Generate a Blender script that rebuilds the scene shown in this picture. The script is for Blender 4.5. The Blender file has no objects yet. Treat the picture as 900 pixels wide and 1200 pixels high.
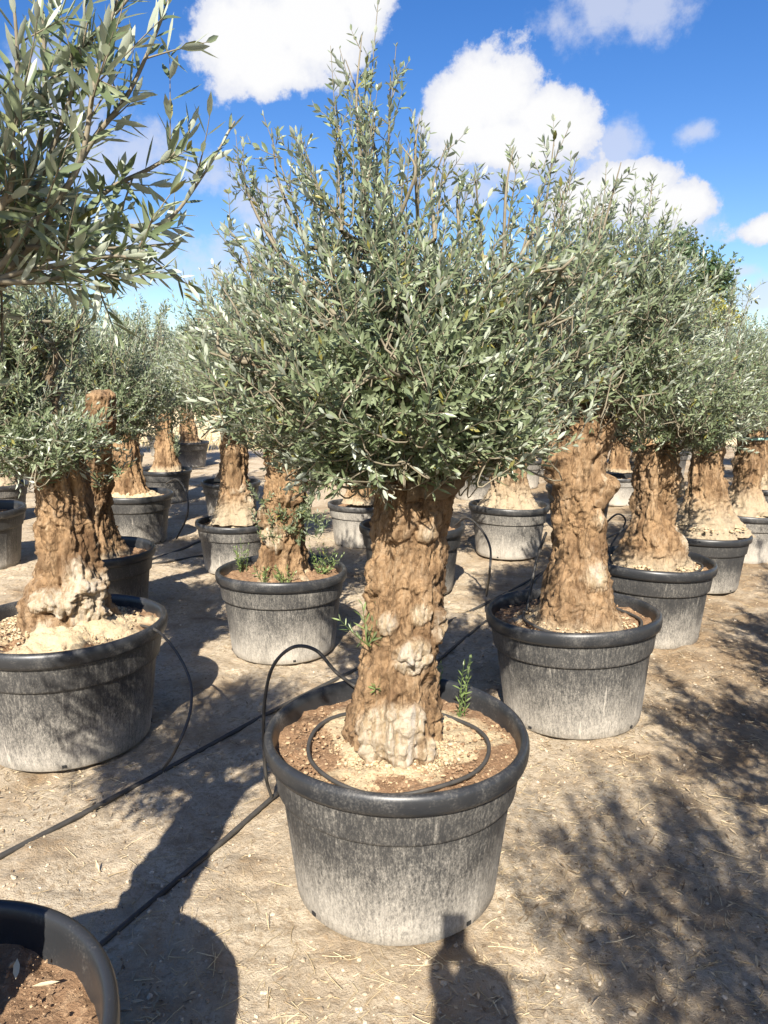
import bpy, math, random
import numpy as np
from mathutils import Vector

R = math.radians
scene = bpy.context.scene
col = scene.collection

# ------------------------------------------------------------------ camera
CAM_H = 1.6
PITCH = R(9.8)
cam_d = bpy.data.cameras.new('camera')
cam = bpy.data.objects.new('camera', cam_d)
col.objects.link(cam)
cam.location = (0, 0, CAM_H)
cam.rotation_euler = (R(90) - PITCH, 0, 0)
cam_d.sensor_fit = 'VERTICAL'
cam_d.sensor_height = 36
cam_d.sensor_width = 27
cam_d.lens = 26.0
cam_d.clip_start = 0.02
cam_d.clip_end = 2000
scene.camera = cam
scene.render.resolution_x = 768
scene.render.resolution_y = 1024

# ------------------------------------------------------------------ light
SUN_EL = 38.6
SUN_AZ = 6.3            # the way shadows run: degrees to the right of straight ahead
sun_d = bpy.data.lights.new('sun', 'SUN')
sun = bpy.data.objects.new('sun', sun_d)
col.objects.link(sun)
sun.location = (-1, -8, 8)
sd = Vector((math.sin(R(SUN_AZ)) * math.cos(R(SUN_EL)), math.cos(R(SUN_AZ)) * math.cos(R(SUN_EL)), -math.sin(R(SUN_EL))))
sun.rotation_euler = sd.to_track_quat('-Z', 'Y').to_euler()
sun_d.energy = 5.0
sun_d.angle = R(0.53)
sun_d.color = (1.0, 0.935, 0.83)

scene.view_settings.view_transform = 'Standard'
scene.view_settings.look = 'None'
scene.view_settings.exposure = 1.24
scene.view_settings.gamma = 1.0
scene.render.engine = 'CYCLES'
scene.cycles.max_bounces = 6
scene.cycles.diffuse_bounces = 3
scene.cycles.glossy_bounces = 2
scene.cycles.transmission_bounces = 3

SKY_STRENGTH = 0.073
world = bpy.data.worlds.new('World')
scene.world = world
world.use_nodes = True
world.cycles.sampling_method = 'MANUAL'
world.cycles.sample_map_resolution = 512


class NT:
    """small node-tree helper"""
    def __init__(self, tree):
        self.t = tree
        self.t.nodes.clear()

    def n(self, kind, **kw):
        nd = self.t.nodes.new(kind)
        for k, v in kw.items():
            setattr(nd, k, v)
        return nd

    def link(self, a, b):
        self.t.links.new(a, b)

    def _in(self, sock, v):
        if v is None:
            return
        if isinstance(v, bpy.types.NodeSocket):
            self.link(v, sock)
        elif isinstance(v, (tuple, list)) and sock.type == 'RGBA' and len(v) == 3:
            sock.default_value = (*v, 1)
        else:
            sock.default_value = v

    def math(self, op, a, b=None, c=None, clamp=False):
        nd = self.n('ShaderNodeMath', operation=op, use_clamp=clamp)
        self._in(nd.inputs[0], a)
        self._in(nd.inputs[1], b)
        self._in(nd.inputs[2], c)
        return nd.outputs[0]

    def vmath(self, op, a, b=None):
        nd = self.n('ShaderNodeVectorMath', operation=op)
        self._in(nd.inputs[0], a)
        self._in(nd.inputs[1], b)
        return nd.outputs[0]

    def smooth(self, v, lo, hi, a=0.0, b=1.0):
        nd = self.n('ShaderNodeMapRange', interpolation_type='SMOOTHSTEP')
        self._in(nd.inputs[0], v)
        nd.inputs[1].default_value = lo
        nd.inputs[2].default_value = hi
        nd.inputs[3].default_value = a
        nd.inputs[4].default_value = b
        return nd.outputs[0]

    def mix(self, fac, a, b, blend='MIX'):
        nd = self.n('ShaderNodeMix', data_type='RGBA', blend_type=blend)
        self._in(nd.inputs[0], fac)
        self._in(nd.inputs[6], a)
        self._in(nd.inputs[7], b)
        return nd.outputs[2]

    def noise(self, vec, scale, detail=4, rough=0.55, dist=0.0, out=0):
        nd = self.n('ShaderNodeTexNoise')
        if vec is not None:
            self.link(vec, nd.inputs['Vector'])
        nd.inputs['Scale'].default_value = scale
        nd.inputs['Detail'].default_value = detail
        nd.inputs['Roughness'].default_value = rough
        nd.inputs['Distortion'].default_value = dist
        return nd.outputs[out]

    def voronoi(self, vec, scale, feature='F1', out='Distance'):
        nd = self.n('ShaderNodeTexVoronoi', feature=feature)
        if vec is not None:
            self.link(vec, nd.inputs['Vector'])
        nd.inputs['Scale'].default_value = scale
        return nd.outputs[out]

    def scale(self, vec, s):
        nd = self.n('ShaderNodeMapping')
        self.link(vec, nd.inputs[0])
        nd.inputs['Scale'].default_value = s
        return nd.outputs[0]

    def bump(self, height, strength=0.5, dist=0.01, normal=None):
        nd = self.n('ShaderNodeBump')
        nd.inputs['Strength'].default_value = strength
        nd.inputs['Distance'].default_value = dist
        self._in(nd.inputs['Height'], height)
        self._in(nd.inputs['Normal'], normal)
        return nd.outputs[0]

    def attr(self, name, kind='GEOMETRY', out='Fac'):
        nd = self.n('ShaderNodeAttribute', attribute_type=kind, attribute_name=name)
        return nd.outputs[out]

    def principled(self, color, rough=0.7, normal=None, spec=0.5, **kw):
        nd = self.n('ShaderNodeBsdfPrincipled')
        self._in(nd.inputs['Base Color'], color)
        self._in(nd.inputs['Roughness'], rough)
        self._in(nd.inputs['Normal'], normal)
        self._in(nd.inputs['Specular IOR Level'], spec)
        for k, v in kw.items():
            self._in(nd.inputs[k], v)
        return nd.outputs[0]

    def out(self, shader):
        o = self.n('ShaderNodeOutputMaterial')
        self.link(shader, o.inputs[0])


F_PX = 867.0


def ray(px, py):
    a = (px - 450) / F_PX
    b = (600 - py) / F_PX
    return (a, math.cos(PITCH) + b * math.sin(PITCH), -math.sin(PITCH) + b * math.cos(PITCH))


def at_y(px, py, Y):
    """world point at distance Y ahead whose place in the photograph is known"""
    d = ray(px, py)
    t = Y / d[1]
    return np.array((d[0] * t, Y, CAM_H + d[2] * t))


def at_z(px, py, z=0.0):
    d = ray(px, py)
    t = (z - CAM_H) / d[2]
    return np.array((d[0] * t, d[1] * t, z))


# ------------------------------------------------------------------ sky with cumulus clouds
def build_sky():
    g = NT(world.node_tree)
    sky = g.n('ShaderNodeTexSky', sky_type='NISHITA')
    sky.sun_disc = False
    sky.sun_elevation = R(SUN_EL)
    sky.sun_rotation = R(180 + SUN_AZ)
    sky.altitude = 100
    sky.air_density = 1.0
    sky.dust_density = 0.6
    sky.ozone_density = 1.6
    hs = g.n('ShaderNodeHueSaturation')
    hs.inputs['Saturation'].default_value = 1.38
    hs.inputs['Value'].default_value = 1.0
    hs.inputs['Hue'].default_value = 0.513
    g.link(sky.outputs[0], hs.inputs['Color'])
    tc = g.n('ShaderNodeTexCoord')
    d = tc.outputs['Generated']
    sep = g.n('ShaderNodeSeparateXYZ')
    g.link(d, sep.inputs[0])
    az = g.math('ARCTAN2', sep.outputs[0], sep.outputs[1])
    el = g.math('ARCSINE', sep.outputs[2])
    n1 = g.noise(d, 9.0, 7, 0.58)
    n2 = g.noise(d, 30.0, 8, 0.66)
    nz = g.math('ADD', g.math('MULTIPLY', g.math('SUBTRACT', n1, 0.5), 1.7), g.math('MULTIPLY', g.math('SUBTRACT', n2, 0.5), 1.0))

    def puff(px, py, rx, ry):
        v = ray(px, py)
        a0 = math.atan2(v[0], v[1])
        e0 = math.asin(v[2] / math.sqrt(sum(c * c for c in v)))
        ra, re = rx / F_PX, ry / F_PX
        dx = g.math('DIVIDE', g.math('SUBTRACT', az, a0), ra)
        dy = g.math('DIVIDE', g.math('SUBTRACT', el, e0), re)
        s = g.math('SQRT', g.math('ADD', g.math('MULTIPLY', dx, dx), g.math('MULTIPLY', dy, dy)))
        return g.math('SUBTRACT', 1.0, s)

    def cloud(puffs):
        m = None
        for p in puffs:
            q = puff(*p)
            m = q if m is None else g.math('SMOOTH_MAX', m, q, 0.15)
        return m

    dense = cloud([(292, 50, 74, 62), (372, 22, 84, 70), (318, 84, 66, 34), (425, 8, 44, 40),
                   (578, 104, 62, 52), (540, 128, 44, 46), (650, 146, 62, 42), (600, 168, 96, 30),
                   (735, 228, 66, 34), (800, 238, 46, 26), (685, 238, 52, 34),
                   (905, 268, 56, 22)])
    thin = cloud([(705, 8, 62, 40), (755, 10, 44, 34), (815, 154, 26, 15), (560, 222, 40, 22), (600, 200, 120, 34),
                  (190, 300, 110, 46), (60, 310, 120, 40), (160, 185, 90, 42), (252, 205, 54, 30), (300, 240, 40, 30), (740, 265, 100, 34),
                  (895, 345, 60, 26), (868, 318, 26, 10), (60, 120, 80, 60), (720, 170, 34, 28)])
    md = g.smooth(g.math('ADD', dense, nz), 0.02, 0.28)
    mt = g.smooth(g.math('ADD', thin, g.math('MULTIPLY', nz, 1.5)), -0.10, 0.75, 0.0, 0.66)
    # the same fair-weather cumulus carries on round the rest of the sky
    flat = g.n('ShaderNodeCombineXYZ')
    zc = g.math('MAXIMUM', g.math('ADD', sep.outputs[2], 0.12), 0.05)
    g.link(g.math('DIVIDE', sep.outputs[0], zc), flat.inputs[0])
    g.link(g.math('DIVIDE', sep.outputs[1], zc), flat.inputs[1])
    n3 = g.noise(flat.outputs[0], 1.5, 7, 0.55)
    side = g.smooth(g.math('ABSOLUTE', az), 0.55, 0.75)
    above = g.smooth(el, 0.62, 0.8)
    where = g.math('MAXIMUM', side, above)
    mg = g.math('MULTIPLY', g.smooth(n3, 0.62, 0.72, 0.0, 0.9), where)
    mg = g.math('MULTIPLY', mg, g.smooth(sep.outputs[2], 0.02, 0.12))
    m = g.math('MAXIMUM', g.math('MAXIMUM', md, mt), mg)
    # thicker cores are whiter, thin undersides a little mauve
    core = g.smooth(g.math('ADD', dense, g.math('MULTIPLY', nz, 0.8)), 0.1, 0.6)
    ccol = g.mix(core, (0.76, 0.79, 0.90), (0.98, 0.98, 0.985))
    b1 = g.n('ShaderNodeBackground')
    g.link(hs.outputs[0], b1.inputs[0])
    b1.inputs[1].default_value = SKY_STRENGTH
    b2 = g.n('ShaderNodeBackground')
    g.link(ccol, b2.inputs[0])
    b2.inputs[1].default_value = 0.43
    mx = g.n('ShaderNodeMixShader')
    g.link(m, mx.inputs[0])
    g.link(b1.outputs[0], mx.inputs[1])
    g.link(b2.outputs[0], mx.inputs[2])
    o = g.n('ShaderNodeOutputWorld')
    g.link(mx.outputs[0], o.inputs[0])


build_sky()


# ------------------------------------------------------------------ numpy noise
def _hash(ix, iy, iz, seed):
    h = (ix.astype(np.int64) * 374761393 + iy.astype(np.int64) * 668265263 + iz.astype(np.int64) * 2147483647 + seed * 974634777)
    h = (h ^ (h >> 13)) * 1274126177
    h = h & 0x7fffffff
    h = (h ^ (h >> 15)) & 0xffff
    return h / 65535.0 * 2 - 1


def vnoise(p, seed=0):
    p = np.asarray(p, float)
    i = np.floor(p).astype(int)
    f = p - i
    u = f * f * f * (f * (f * 6 - 15) + 10)
    x, y, z = i[..., 0], i[..., 1], i[..., 2]
    r = 0
    for dx in (0, 1):
        wx = u[..., 0] if dx else 1 - u[..., 0]
        for dy in (0, 1):
            wy = u[..., 1] if dy else 1 - u[..., 1]
            for dz in (0, 1):
                wz = u[..., 2] if dz else 1 - u[..., 2]
                r = r + wx * wy * wz * _hash(x + dx, y + dy, z + dz, seed)
    return r


def fbm(p, octaves=4, seed=0, gain=0.5):
    p = np.asarray(p, float)
    r, a = 0, 1.0
    for o in range(octaves):
        r = r + a * vnoise(p * (2.03 ** o) + 17.3 * o, seed + o)
        a *= gain
    return r


def nrm(v):
    return v / np.maximum(np.linalg.norm(v, axis=-1, keepdims=True), 1e-9)


# ------------------------------------------------------------------ mesh helpers
class MB:
    """collects vertices and faces of ONE mesh object"""
    def __init__(self):
        self.v, self.f, self.n, self.attrs = [], [], 0, {}

    def add(self, verts, faces, **attrs):
        verts = np.asarray(verts, float).reshape(-1, 3)
        self.v.append(verts)
        for f in faces if isinstance(faces, list) else [faces]:
            f = np.asarray(f, np.int64)
            if f.size:
                self.f.append(f + self.n)
        for k, a in attrs.items():
            self.attrs.setdefault(k, []).append((self.n, np.broadcast_to(a, (len(verts),))))
        self.n += len(verts)

    def mesh(self, name, mat, smooth=True):
        me = bpy.data.meshes.new(name)
        v = np.concatenate(self.v)
        loops = np.concatenate([f.ravel() for f in self.f])
        sizes = np.concatenate([np.full(len(f), f.shape[1]) for f in self.f])
        starts = np.concatenate(([0], np.cumsum(sizes)[:-1]))
        me.vertices.add(len(v))
        me.vertices.foreach_set('co', v.ravel().astype(np.float32))
        me.loops.add(len(loops))
        me.loops.foreach_set('vertex_index', loops.astype(np.int32))
        me.polygons.add(len(sizes))
        me.polygons.foreach_set('loop_start', starts.astype(np.int32))
        me.polygons.foreach_set('use_smooth', np.full(len(sizes), smooth))
        me.update(calc_edges=True)
        me.validate()
        for k, lst in self.attrs.items():
            arr = np.zeros(len(v), np.float32)
            for s, a in lst:
                arr[s:s + len(a)] = a
            at = me.attributes.new(k, 'FLOAT', 'POINT')
            at.data.foreach_set('value', arr)
        for m in (mat if isinstance(mat, (list, tuple)) else [mat]):
            me.materials.append(m)
        return me

    def build(self, name, mat, parent=None, smooth=True, kind=None):
        return place(name, self.mesh(name, mat, smooth), parent, kind)


def place(name, me, parent=None, kind=None):
    o = bpy.data.objects.new(name, me)
    col.objects.link(o)
    if parent is not None:
        o.parent = parent
    if kind:
        o['kind'] = kind
    return o


def tag(o, label=None, cat=None, group=None, kind=None):
    if label:
        o['label'] = label
    if cat:
        o['category'] = cat
    if group:
        o['group'] = group
    if kind:
        o['kind'] = kind
    return o


def thing(name, loc, rz=0.0, label=None, cat=None, group=None, scale=1.0):
    o = bpy.data.objects.new(name, None)
    col.objects.link(o)
    o.location = loc
    o.rotation_euler = (0, 0, rz)
    o.scale = (scale,) * 3
    o.empty_display_size = 0.1
    return tag(o, label, cat, group)


def grid_faces(nu, nv, wrap_u=False):
    """quads of a (nv rows, nu columns) grid"""
    cu = nu if wrap_u else nu - 1
    i, j = np.meshgrid(np.arange(cu), np.arange(nv - 1))
    a = j * nu + i
    b = j * nu + (i + 1) % nu
    return np.stack([a, b, b + nu, a + nu], -1).reshape(-1, 4)


def tubes(P, rad, sides=5):
    """P (N,K,3) paths, rad (N,K) radii -> verts, faces of N tubes"""
    P = np.asarray(P, float)
    N, K, _ = P.shape
    T = np.gradient(P, axis=1)
    T = nrm(T)
    ref = np.tile(np.array((0.31, 0.17, 0.93)), (N, 1))
    t0 = nrm(P[:, -1] - P[:, 0])
    par = np.abs((ref * t0).sum(-1)) > 0.9
    ref[par] = (0.95, 0.2, 0.1)
    A = nrm(np.cross(T, ref[:, None, :]))
    B = np.cross(T, A)
    th = np.arange(sides) / sides * 2 * np.pi
    V = P[:, :, None, :] + rad[:, :, None, None] * (A[:, :, None, :] * np.cos(th)[None, None, :, None] + B[:, :, None, :] * np.sin(th)[None, None, :, None])
    f = grid_faces(sides, K, True)
    Fq = (f[None] + (np.arange(N) * K * sides)[:, None, None]).reshape(-1, 4)
    return V.reshape(-1, 3), Fq


def spline(pts, n):
    """Catmull-Rom through pts"""
    p = np.asarray(pts, float)
    p = np.vstack([2 * p[0] - p[1], p, 2 * p[-1] - p[-2]])
    m = len(p) - 3
    t = np.linspace(0, m - 1e-6, n)
    i = t.astype(int)
    u = (t - i)[:, None]
    a, b, c, d = p[i], p[i + 1], p[i + 2], p[i + 3]
    return 0.5 * (2 * b + (c - a) * u + (2 * a - 5 * b + 4 * c - d) * u ** 2 + (3 * b - a - 3 * c + d) * u ** 3)


def tube_one(mb, pts, r, n=24, sides=8, r_end=None, cap=True):
    P = spline(pts, n)
    rad = np.linspace(r, r if r_end is None else r_end, n)
    V, Fq = tubes(P[None], rad[None], sides)
    mb.add(V, Fq)
    if cap:
        for ring, s in ((0, 1), (n - 1, -1)):
            c = len(V)
            idx = np.arange(sides) + ring * sides
            VV = np.vstack([V[idx], P[ring][None]])
            k = np.arange(sides)
            mb.add(VV, np.stack([k, (k + 1) % sides, np.full(sides, sides)], -1)[:, ::s])
    return P


# ------------------------------------------------------------------ materials
M = {}


def mat(name):
    m = bpy.data.materials.new(name)
    m.use_nodes = True
    M[name] = m
    return NT(m.node_tree)


def leaf_material(name, dark, light, under, trans, yellow=(0.22, 0.20, 0.05)):
    g = mat(name)
    rnd = g.attr('rnd')
    top = g.mix(rnd, dark, light)
    und = g.mix(rnd, tuple(c * 0.8 for c in under), tuple(c * 1.15 for c in under))
    geo = g.n('ShaderNodeNewGeometry')
    c = g.mix(geo.outputs['Backfacing'], top, und)
    c = g.mix(g.smooth(rnd, 0.965, 0.985), c, yellow)
    rg = g.math('MULTIPLY_ADD', geo.outputs['Backfacing'], 0.25, 0.36)
    p = g.principled(c, rg, None, 0.5)
    tr = g.n('ShaderNodeBsdfTranslucent')
    g._in(tr.inputs[0], g.mix(0.5, c, trans))
    mx = g.n('ShaderNodeMixShader')
    mx.inputs[0].default_value = 0.26
    g.link(p, mx.inputs[1])
    g.link(tr.outputs[0], mx.inputs[2])
    g.out(mx.outputs[0])


leaf_material('olive_leaf', (0.095, 0.128, 0.060), (0.265, 0.305, 0.180), (0.44, 0.48, 0.385), (0.26, 0.33, 0.11))
leaf_material('broad_leaf', (0.050, 0.085, 0.040), (0.110, 0.165, 0.075), (0.17, 0.23, 0.13), (0.15, 0.26, 0.07))
leaf_material('yellow_leaf', (0.18, 0.19, 0.04), (0.38, 0.35, 0.07), (0.30, 0.30, 0.09), (0.40, 0.36, 0.05))
leaf_material('weed_leaf', (0.10, 0.15, 0.045), (0.21, 0.27, 0.095), (0.25, 0.30, 0.15), (0.26, 0.34, 0.08))


def twig_material():
    g = mat('twig')
    tc = g.n('ShaderNodeTexCoord')
    n = g.noise(tc.outputs['Object'], 40, 3)
    c = g.mix(n, (0.10, 0.080, 0.050), (0.27, 0.235, 0.165))
    g.out(g.principled(c, 0.8, g.bump(n, 0.4, 0.004)))


twig_material()


def trunk_material():
    g = mat('olive_bark')
    tc = g.n('ShaderNodeTexCoord')
    v = tc.outputs['Object']
    st = g.scale(v, (1, 1, 0.20))
    n1 = g.noise(st, 9, 6, 0.62, 0.4)
    n2 = g.noise(g.scale(v, (1, 1, 0.30)), 36, 7, 0.74, 0.5)
    n3 = g.noise(v, 5.0, 4, 0.55)
    n4 = g.noise(v, 110, 4, 0.7)
    c = g.mix(g.smooth(n1, 0.34, 0.66), (0.125, 0.068, 0.032), (0.36, 0.238, 0.132))
    c = g.mix(g.smooth(n3, 0.44, 0.62), c, g.mix(n2, (0.25, 0.132, 0.054), (0.42, 0.295, 0.172)))
    c = g.mix(g.smooth(n2, 0.36, 0.52, 0.78, 0.0), c, (0.080, 0.045, 0.022))
    c = g.mix(g.smooth(n4, 0.58, 0.76, 0.0, 0.35), c, (0.62, 0.52, 0.38))
    pale = g.attr('pale')
    pm = g.math('ADD', pale, g.math('MULTIPLY', g.math('SUBTRACT', n2, 0.5), 0.9))
    pc = g.mix(g.smooth(n2, 0.40, 0.62), (0.38, 0.285, 0.175), (0.54, 0.46, 0.35))
    pc = g.mix(g.smooth(n1, 0.54, 0.68, 0.0, 0.75), pc, (0.46, 0.43, 0.39))
    c = g.mix(g.smooth(pm, 0.28, 0.9, 0.0, 0.92), c, pc)
    # blown sand clings to the foot of the trunk
    dust = g.attr('dust')
    dm = g.math('ADD', dust, g.math('MULTIPLY', g.math('SUBTRACT', n2, 0.5), 0.8))
    c = g.mix(g.smooth(dm, 0.35, 0.95, 0.0, 0.9), c, g.mix(n4, (0.32, 0.250, 0.160), (0.50, 0.415, 0.295)))
    h = g.math('ADD', g.math('MULTIPLY', n2, 1.0), g.math('MULTIPLY', n4, 0.32))
    h = g.math('ADD', h, g.math('MULTIPLY', n1, 0.8))
    g.out(g.principled(c, 0.88, g.bump(h, 1.0, 0.022), 0.25))


trunk_material()


def pot_material():
    g = mat('dusty_pot_plastic')
    tc = g.n('ShaderNodeTexCoord')
    v = tc.outputs['Object']
    sep = g.n('ShaderNodeSeparateXYZ')
    g.link(v, sep.inputs[0])
    info = g.n('ShaderNodeObjectInfo')
    off = g.n('ShaderNodeCombineXYZ')
    g.link(g.math('MULTIPLY', info.outputs['Random'], 37.0), off.inputs[0])
    g.link(g.math('MULTIPLY', info.outputs['Random'], 11.0), off.inputs[2])
    w = g.vmath('ADD', v, off.outputs[0])
    streak = g.noise(g.scale(w, (1, 1, 0.12)), 105, 4, 0.7)
    speck = g.noise(g.scale(w, (1, 1, 0.5)), 250, 3, 0.75)
    cloudy = g.noise(w, 5.5, 4, 0.6)
    amount = g.attr('dust', 'OBJECT')
    # splashed soil dries in a rising band: thick at the foot, thin under the rim
    lev = g.smooth(sep.outputs[2], -0.02, 0.36, 0.58, 0.02)
    lev = g.math('ADD', lev, g.math('MULTIPLY', g.math('SUBTRACT', cloudy, 0.5), 0.55))
    lev = g.math('ADD', lev, amount)
    spot_ = g.noise(g.scale(w, (1, 1, 0.45)), 130, 3, 0.8)
    fine = g.math('ADD', g.math('MULTIPLY', g.math('SUBTRACT', streak, 0.5), 0.75), g.math('MULTIPLY', g.math('SUBTRACT', speck, 0.5), 0.9))
    fine = g.math('ADD', fine, g.math('MULTIPLY', g.math('SUBTRACT', spot_, 0.5), 0.9))
    scratch = g.smooth(g.noise(g.scale(w, (1, 1, 0.03)), 30, 2, 0.5), 0.66, 0.74, 0.0, 0.28)
    d = g.smooth(g.math('ADD', g.math('ADD', lev, fine), scratch), -0.12, 0.98, 0.0, 0.95)
    base = g.mix(cloudy, (0.026, 0.026, 0.027), (0.050, 0.049, 0.047))
    dcol = g.mix(cloudy, (0.38, 0.345, 0.29), (0.50, 0.46, 0.395))
    c = g.mix(d, base, dcol)
    r = g.math('MULTIPLY_ADD', d, 0.40, 0.48)
    g.out(g.principled(c, r, g.bump(speck, 0.25, 0.002), 0.4))

    g = mat('pot_rim_plastic')
    tc = g.n('ShaderNodeTexCoord')
    n = g.noise(tc.outputs['Object'], 7, 5, 0.65)
    n2 = g.noise(tc.outputs['Object'], 150, 3, 0.7)
    k = g.math('ADD', g.math('MULTIPLY', n, 0.7), g.math('MULTIPLY', n2, 0.5))
    k = g.math('ADD', k, g.math('MULTIPLY', g.attr('dust', 'OBJECT'), 0.25))
    c = g.mix(g.smooth(k, 0.58, 0.95, 0.0, 0.55), (0.022, 0.023, 0.025), (0.27, 0.25, 0.22))
    g.out(g.principled(c, g.math('MULTIPLY_ADD', n, 0.35, 0.22), g.bump(n2, 0.12, 0.002), 0.5))


pot_material()


def soil_material():
    g = mat('pot_soil')
    tc = g.n('ShaderNodeTexCoord')
    v = tc.outputs['Object']
    n1 = g.noise(v, 16, 6, 0.65)
    n2 = g.noise(v, 90, 5, 0.75)
    vo = g.voronoi(v, 75, 'F1', 'Color')
    pale = g.math('ADD', g.attr('pale'), g.math('MULTIPLY', g.math('SUBTRACT', n1, 0.5), 1.1))
    red = g.mix(n2, (0.15, 0.080, 0.042), (0.38, 0.245, 0.145))
    red = g.mix(g.smooth(vo, 0.55, 0.9, 0.0, 0.5), red, (0.45, 0.31, 0.19))
    sand = g.mix(n2, (0.42, 0.31, 0.18), (0.66, 0.54, 0.36))
    c = g.mix(g.smooth(pale, 0.3, 0.75), red, sand)
    g.out(g.principled(c, 0.95, g.bump(g.math('ADD', n2, n1), 0.9, 0.014), 0.15))


soil_material()


def ground_material():
    g = mat('dry_sandy_ground')
    tc = g.n('ShaderNodeTexCoord')
    v = tc.outputs['Object']
    big = g.noise(v, 0.75, 5, 0.6)
    mid = g.noise(v, 3.6, 6, 0.66, 0.3)
    fine = g.noise(v, 38, 6, 0.78)
    grit = g.noise(v, 170, 4, 0.75)
    peb = g.voronoi(v, 58, 'F1', 'Color')
    pd = g.voronoi(v, 58)
    sand = g.mix(mid, (0.50, 0.415, 0.295), (0.73, 0.635, 0.49))
    sand = g.mix(g.smooth(fine, 0.36, 0.62, 0.8, 0.0), sand, (0.30, 0.215, 0.13))
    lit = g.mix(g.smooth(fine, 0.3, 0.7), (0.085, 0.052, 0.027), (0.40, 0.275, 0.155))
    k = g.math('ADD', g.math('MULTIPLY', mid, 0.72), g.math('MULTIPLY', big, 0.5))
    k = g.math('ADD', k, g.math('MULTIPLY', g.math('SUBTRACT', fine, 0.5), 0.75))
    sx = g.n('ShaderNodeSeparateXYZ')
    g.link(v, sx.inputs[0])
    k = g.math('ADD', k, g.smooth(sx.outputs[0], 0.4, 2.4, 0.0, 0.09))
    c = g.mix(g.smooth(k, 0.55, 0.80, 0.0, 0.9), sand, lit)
    c = g.mix(g.smooth(grit, 0.58, 0.74, 0.0, 0.4), c, (0.70, 0.61, 0.47))
    c = g.mix(g.math('MULTIPLY', g.smooth(peb, 0.72, 0.9), g.smooth(pd, 0.15, 0.4, 0.6, 0.0)), c, (0.62, 0.55, 0.44))
    h = g.math('ADD', g.math('MULTIPLY', fine, 1.0), g.math('MULTIPLY', grit, 0.35))
    h = g.math('ADD', h, g.math('MULTIPLY', mid, 1.2))
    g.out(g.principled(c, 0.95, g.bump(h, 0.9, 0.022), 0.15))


ground_material()


def simple(name, c0, c1, rough, scale=20, bump=0.3, dist=0.004, spec=0.4, use_rnd=False):
    g = mat(name)
    tc = g.n('ShaderNodeTexCoord')
    n = g.noise(tc.outputs['Object'], scale, 5, 0.65)
    f = g.attr('rnd') if use_rnd else n
    if use_rnd:
        f = g.math('ADD', g.math('MULTIPLY', f, 0.8), g.math('MULTIPLY', n, 0.3), clamp=True)
    g.out(g.principled(g.mix(f, c0, c1), rough, g.bump(n, bump, dist), spec))


simple('limb_bark', (0.075, 0.052, 0.032), (0.22, 0.165, 0.105), 0.9, 45, 0.8, 0.008, 0.2)
simple('hose_rubber', (0.020, 0.020, 0.021), (0.085, 0.078, 0.068), 0.5, 30)
simple('pebble', (0.22, 0.155, 0.09), (0.54, 0.455, 0.34), 0.9, 60, 0.5, 0.004, 0.3, True)
simple('litter', (0.07, 0.040, 0.020), (0.56, 0.44, 0.28), 0.85, 60, 0.4, 0.003, 0.3, True)
simple('straw', (0.34, 0.24, 0.12), (0.70, 0.58, 0.37), 0.8, 40, 0.3, 0.002, 0.3, True)
simple('soil_crumb', (0.14, 0.070, 0.036), (0.46, 0.33, 0.20), 0.95, 80, 0.5, 0.004, 0.2, True)
simple('sand_crumb', (0.32, 0.23, 0.125), (0.52, 0.42, 0.28), 0.95, 80, 0.5, 0.004, 0.2, True)
simple('dry_grass', (0.36, 0.27, 0.12), (0.66, 0.55, 0.32), 0.8, 40, 0.2, 0.002, 0.3, True)
simple('bank_earth', (0.46, 0.345, 0.20), (0.66, 0.54, 0.35), 0.95, 2.2, 0.8, 0.06)
simple('hole_dark', (0.010, 0.010, 0.010), (0.02, 0.02, 0.02), 0.9)
simple('green_tape', (0.30, 0.52, 0.40), (0.42, 0.62, 0.50), 0.5)
simple('skin', (0.42, 0.24, 0.16), (0.50, 0.30, 0.21), 0.5, 30, 0.1)
simple('shirt_cloth', (0.10, 0.13, 0.18), (0.16, 0.19, 0.25), 0.85, 60)
simple('trouser_cloth', (0.035, 0.04, 0.055), (0.06, 0.065, 0.08), 0.85, 60)
simple('shoe_leather', (0.03, 0.022, 0.016), (0.06, 0.045, 0.03), 0.5, 30)
simple('hair', (0.018, 0.013, 0.010), (0.045, 0.032, 0.022), 0.6, 90, 0.6)
simple('phone_glass', (0.012, 0.012, 0.014), (0.02, 0.02, 0.024), 0.15, 10, 0.0)
simple('phone_metal', (0.10, 0.10, 0.11), (0.14, 0.14, 0.15), 0.3, 10, 0.0)


# ------------------------------------------------------------------ where the pots stand: rows on a slanting grid
RIM_R, POT_H = 0.415, 0.53
ORIGIN = np.array((0.04, 2.21))
ALONG = np.array((0.86, 1.20))      # next pot of a row
ACROSS = np.array((-1.54, 1.00))    # next row


def spot(i, j):
    return ORIGIN + i * ALONG + j * ACROSS


# ------------------------------------------------------------------ ground
rng = np.random.default_rng(7)


def axis_coords(lo, hi, step, far, n_far):
    mid = np.arange(lo, hi + 1e-6, step)
    g = np.geomspace(step, far, n_far)
    return np.concatenate([lo - g[::-1], mid, hi + g])


def ground_z(x, y):
    p = np.stack([x, y, np.zeros_like(x)], -1)
    fade = np.clip(1 - (np.abs(y - 4) - 5) / 6, 0.0, 1) * np.clip(1 - (np.abs(x) - 4) / 5, 0, 1)
    z = 0.014 * fbm(p * 1.1, 3, 3) + 0.011 * fbm(p * 5.0, 3, 5) + 0.0070 * fbm(p * 17.0, 3, 6, 0.62)
    return z * fade - 0.006


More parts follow.
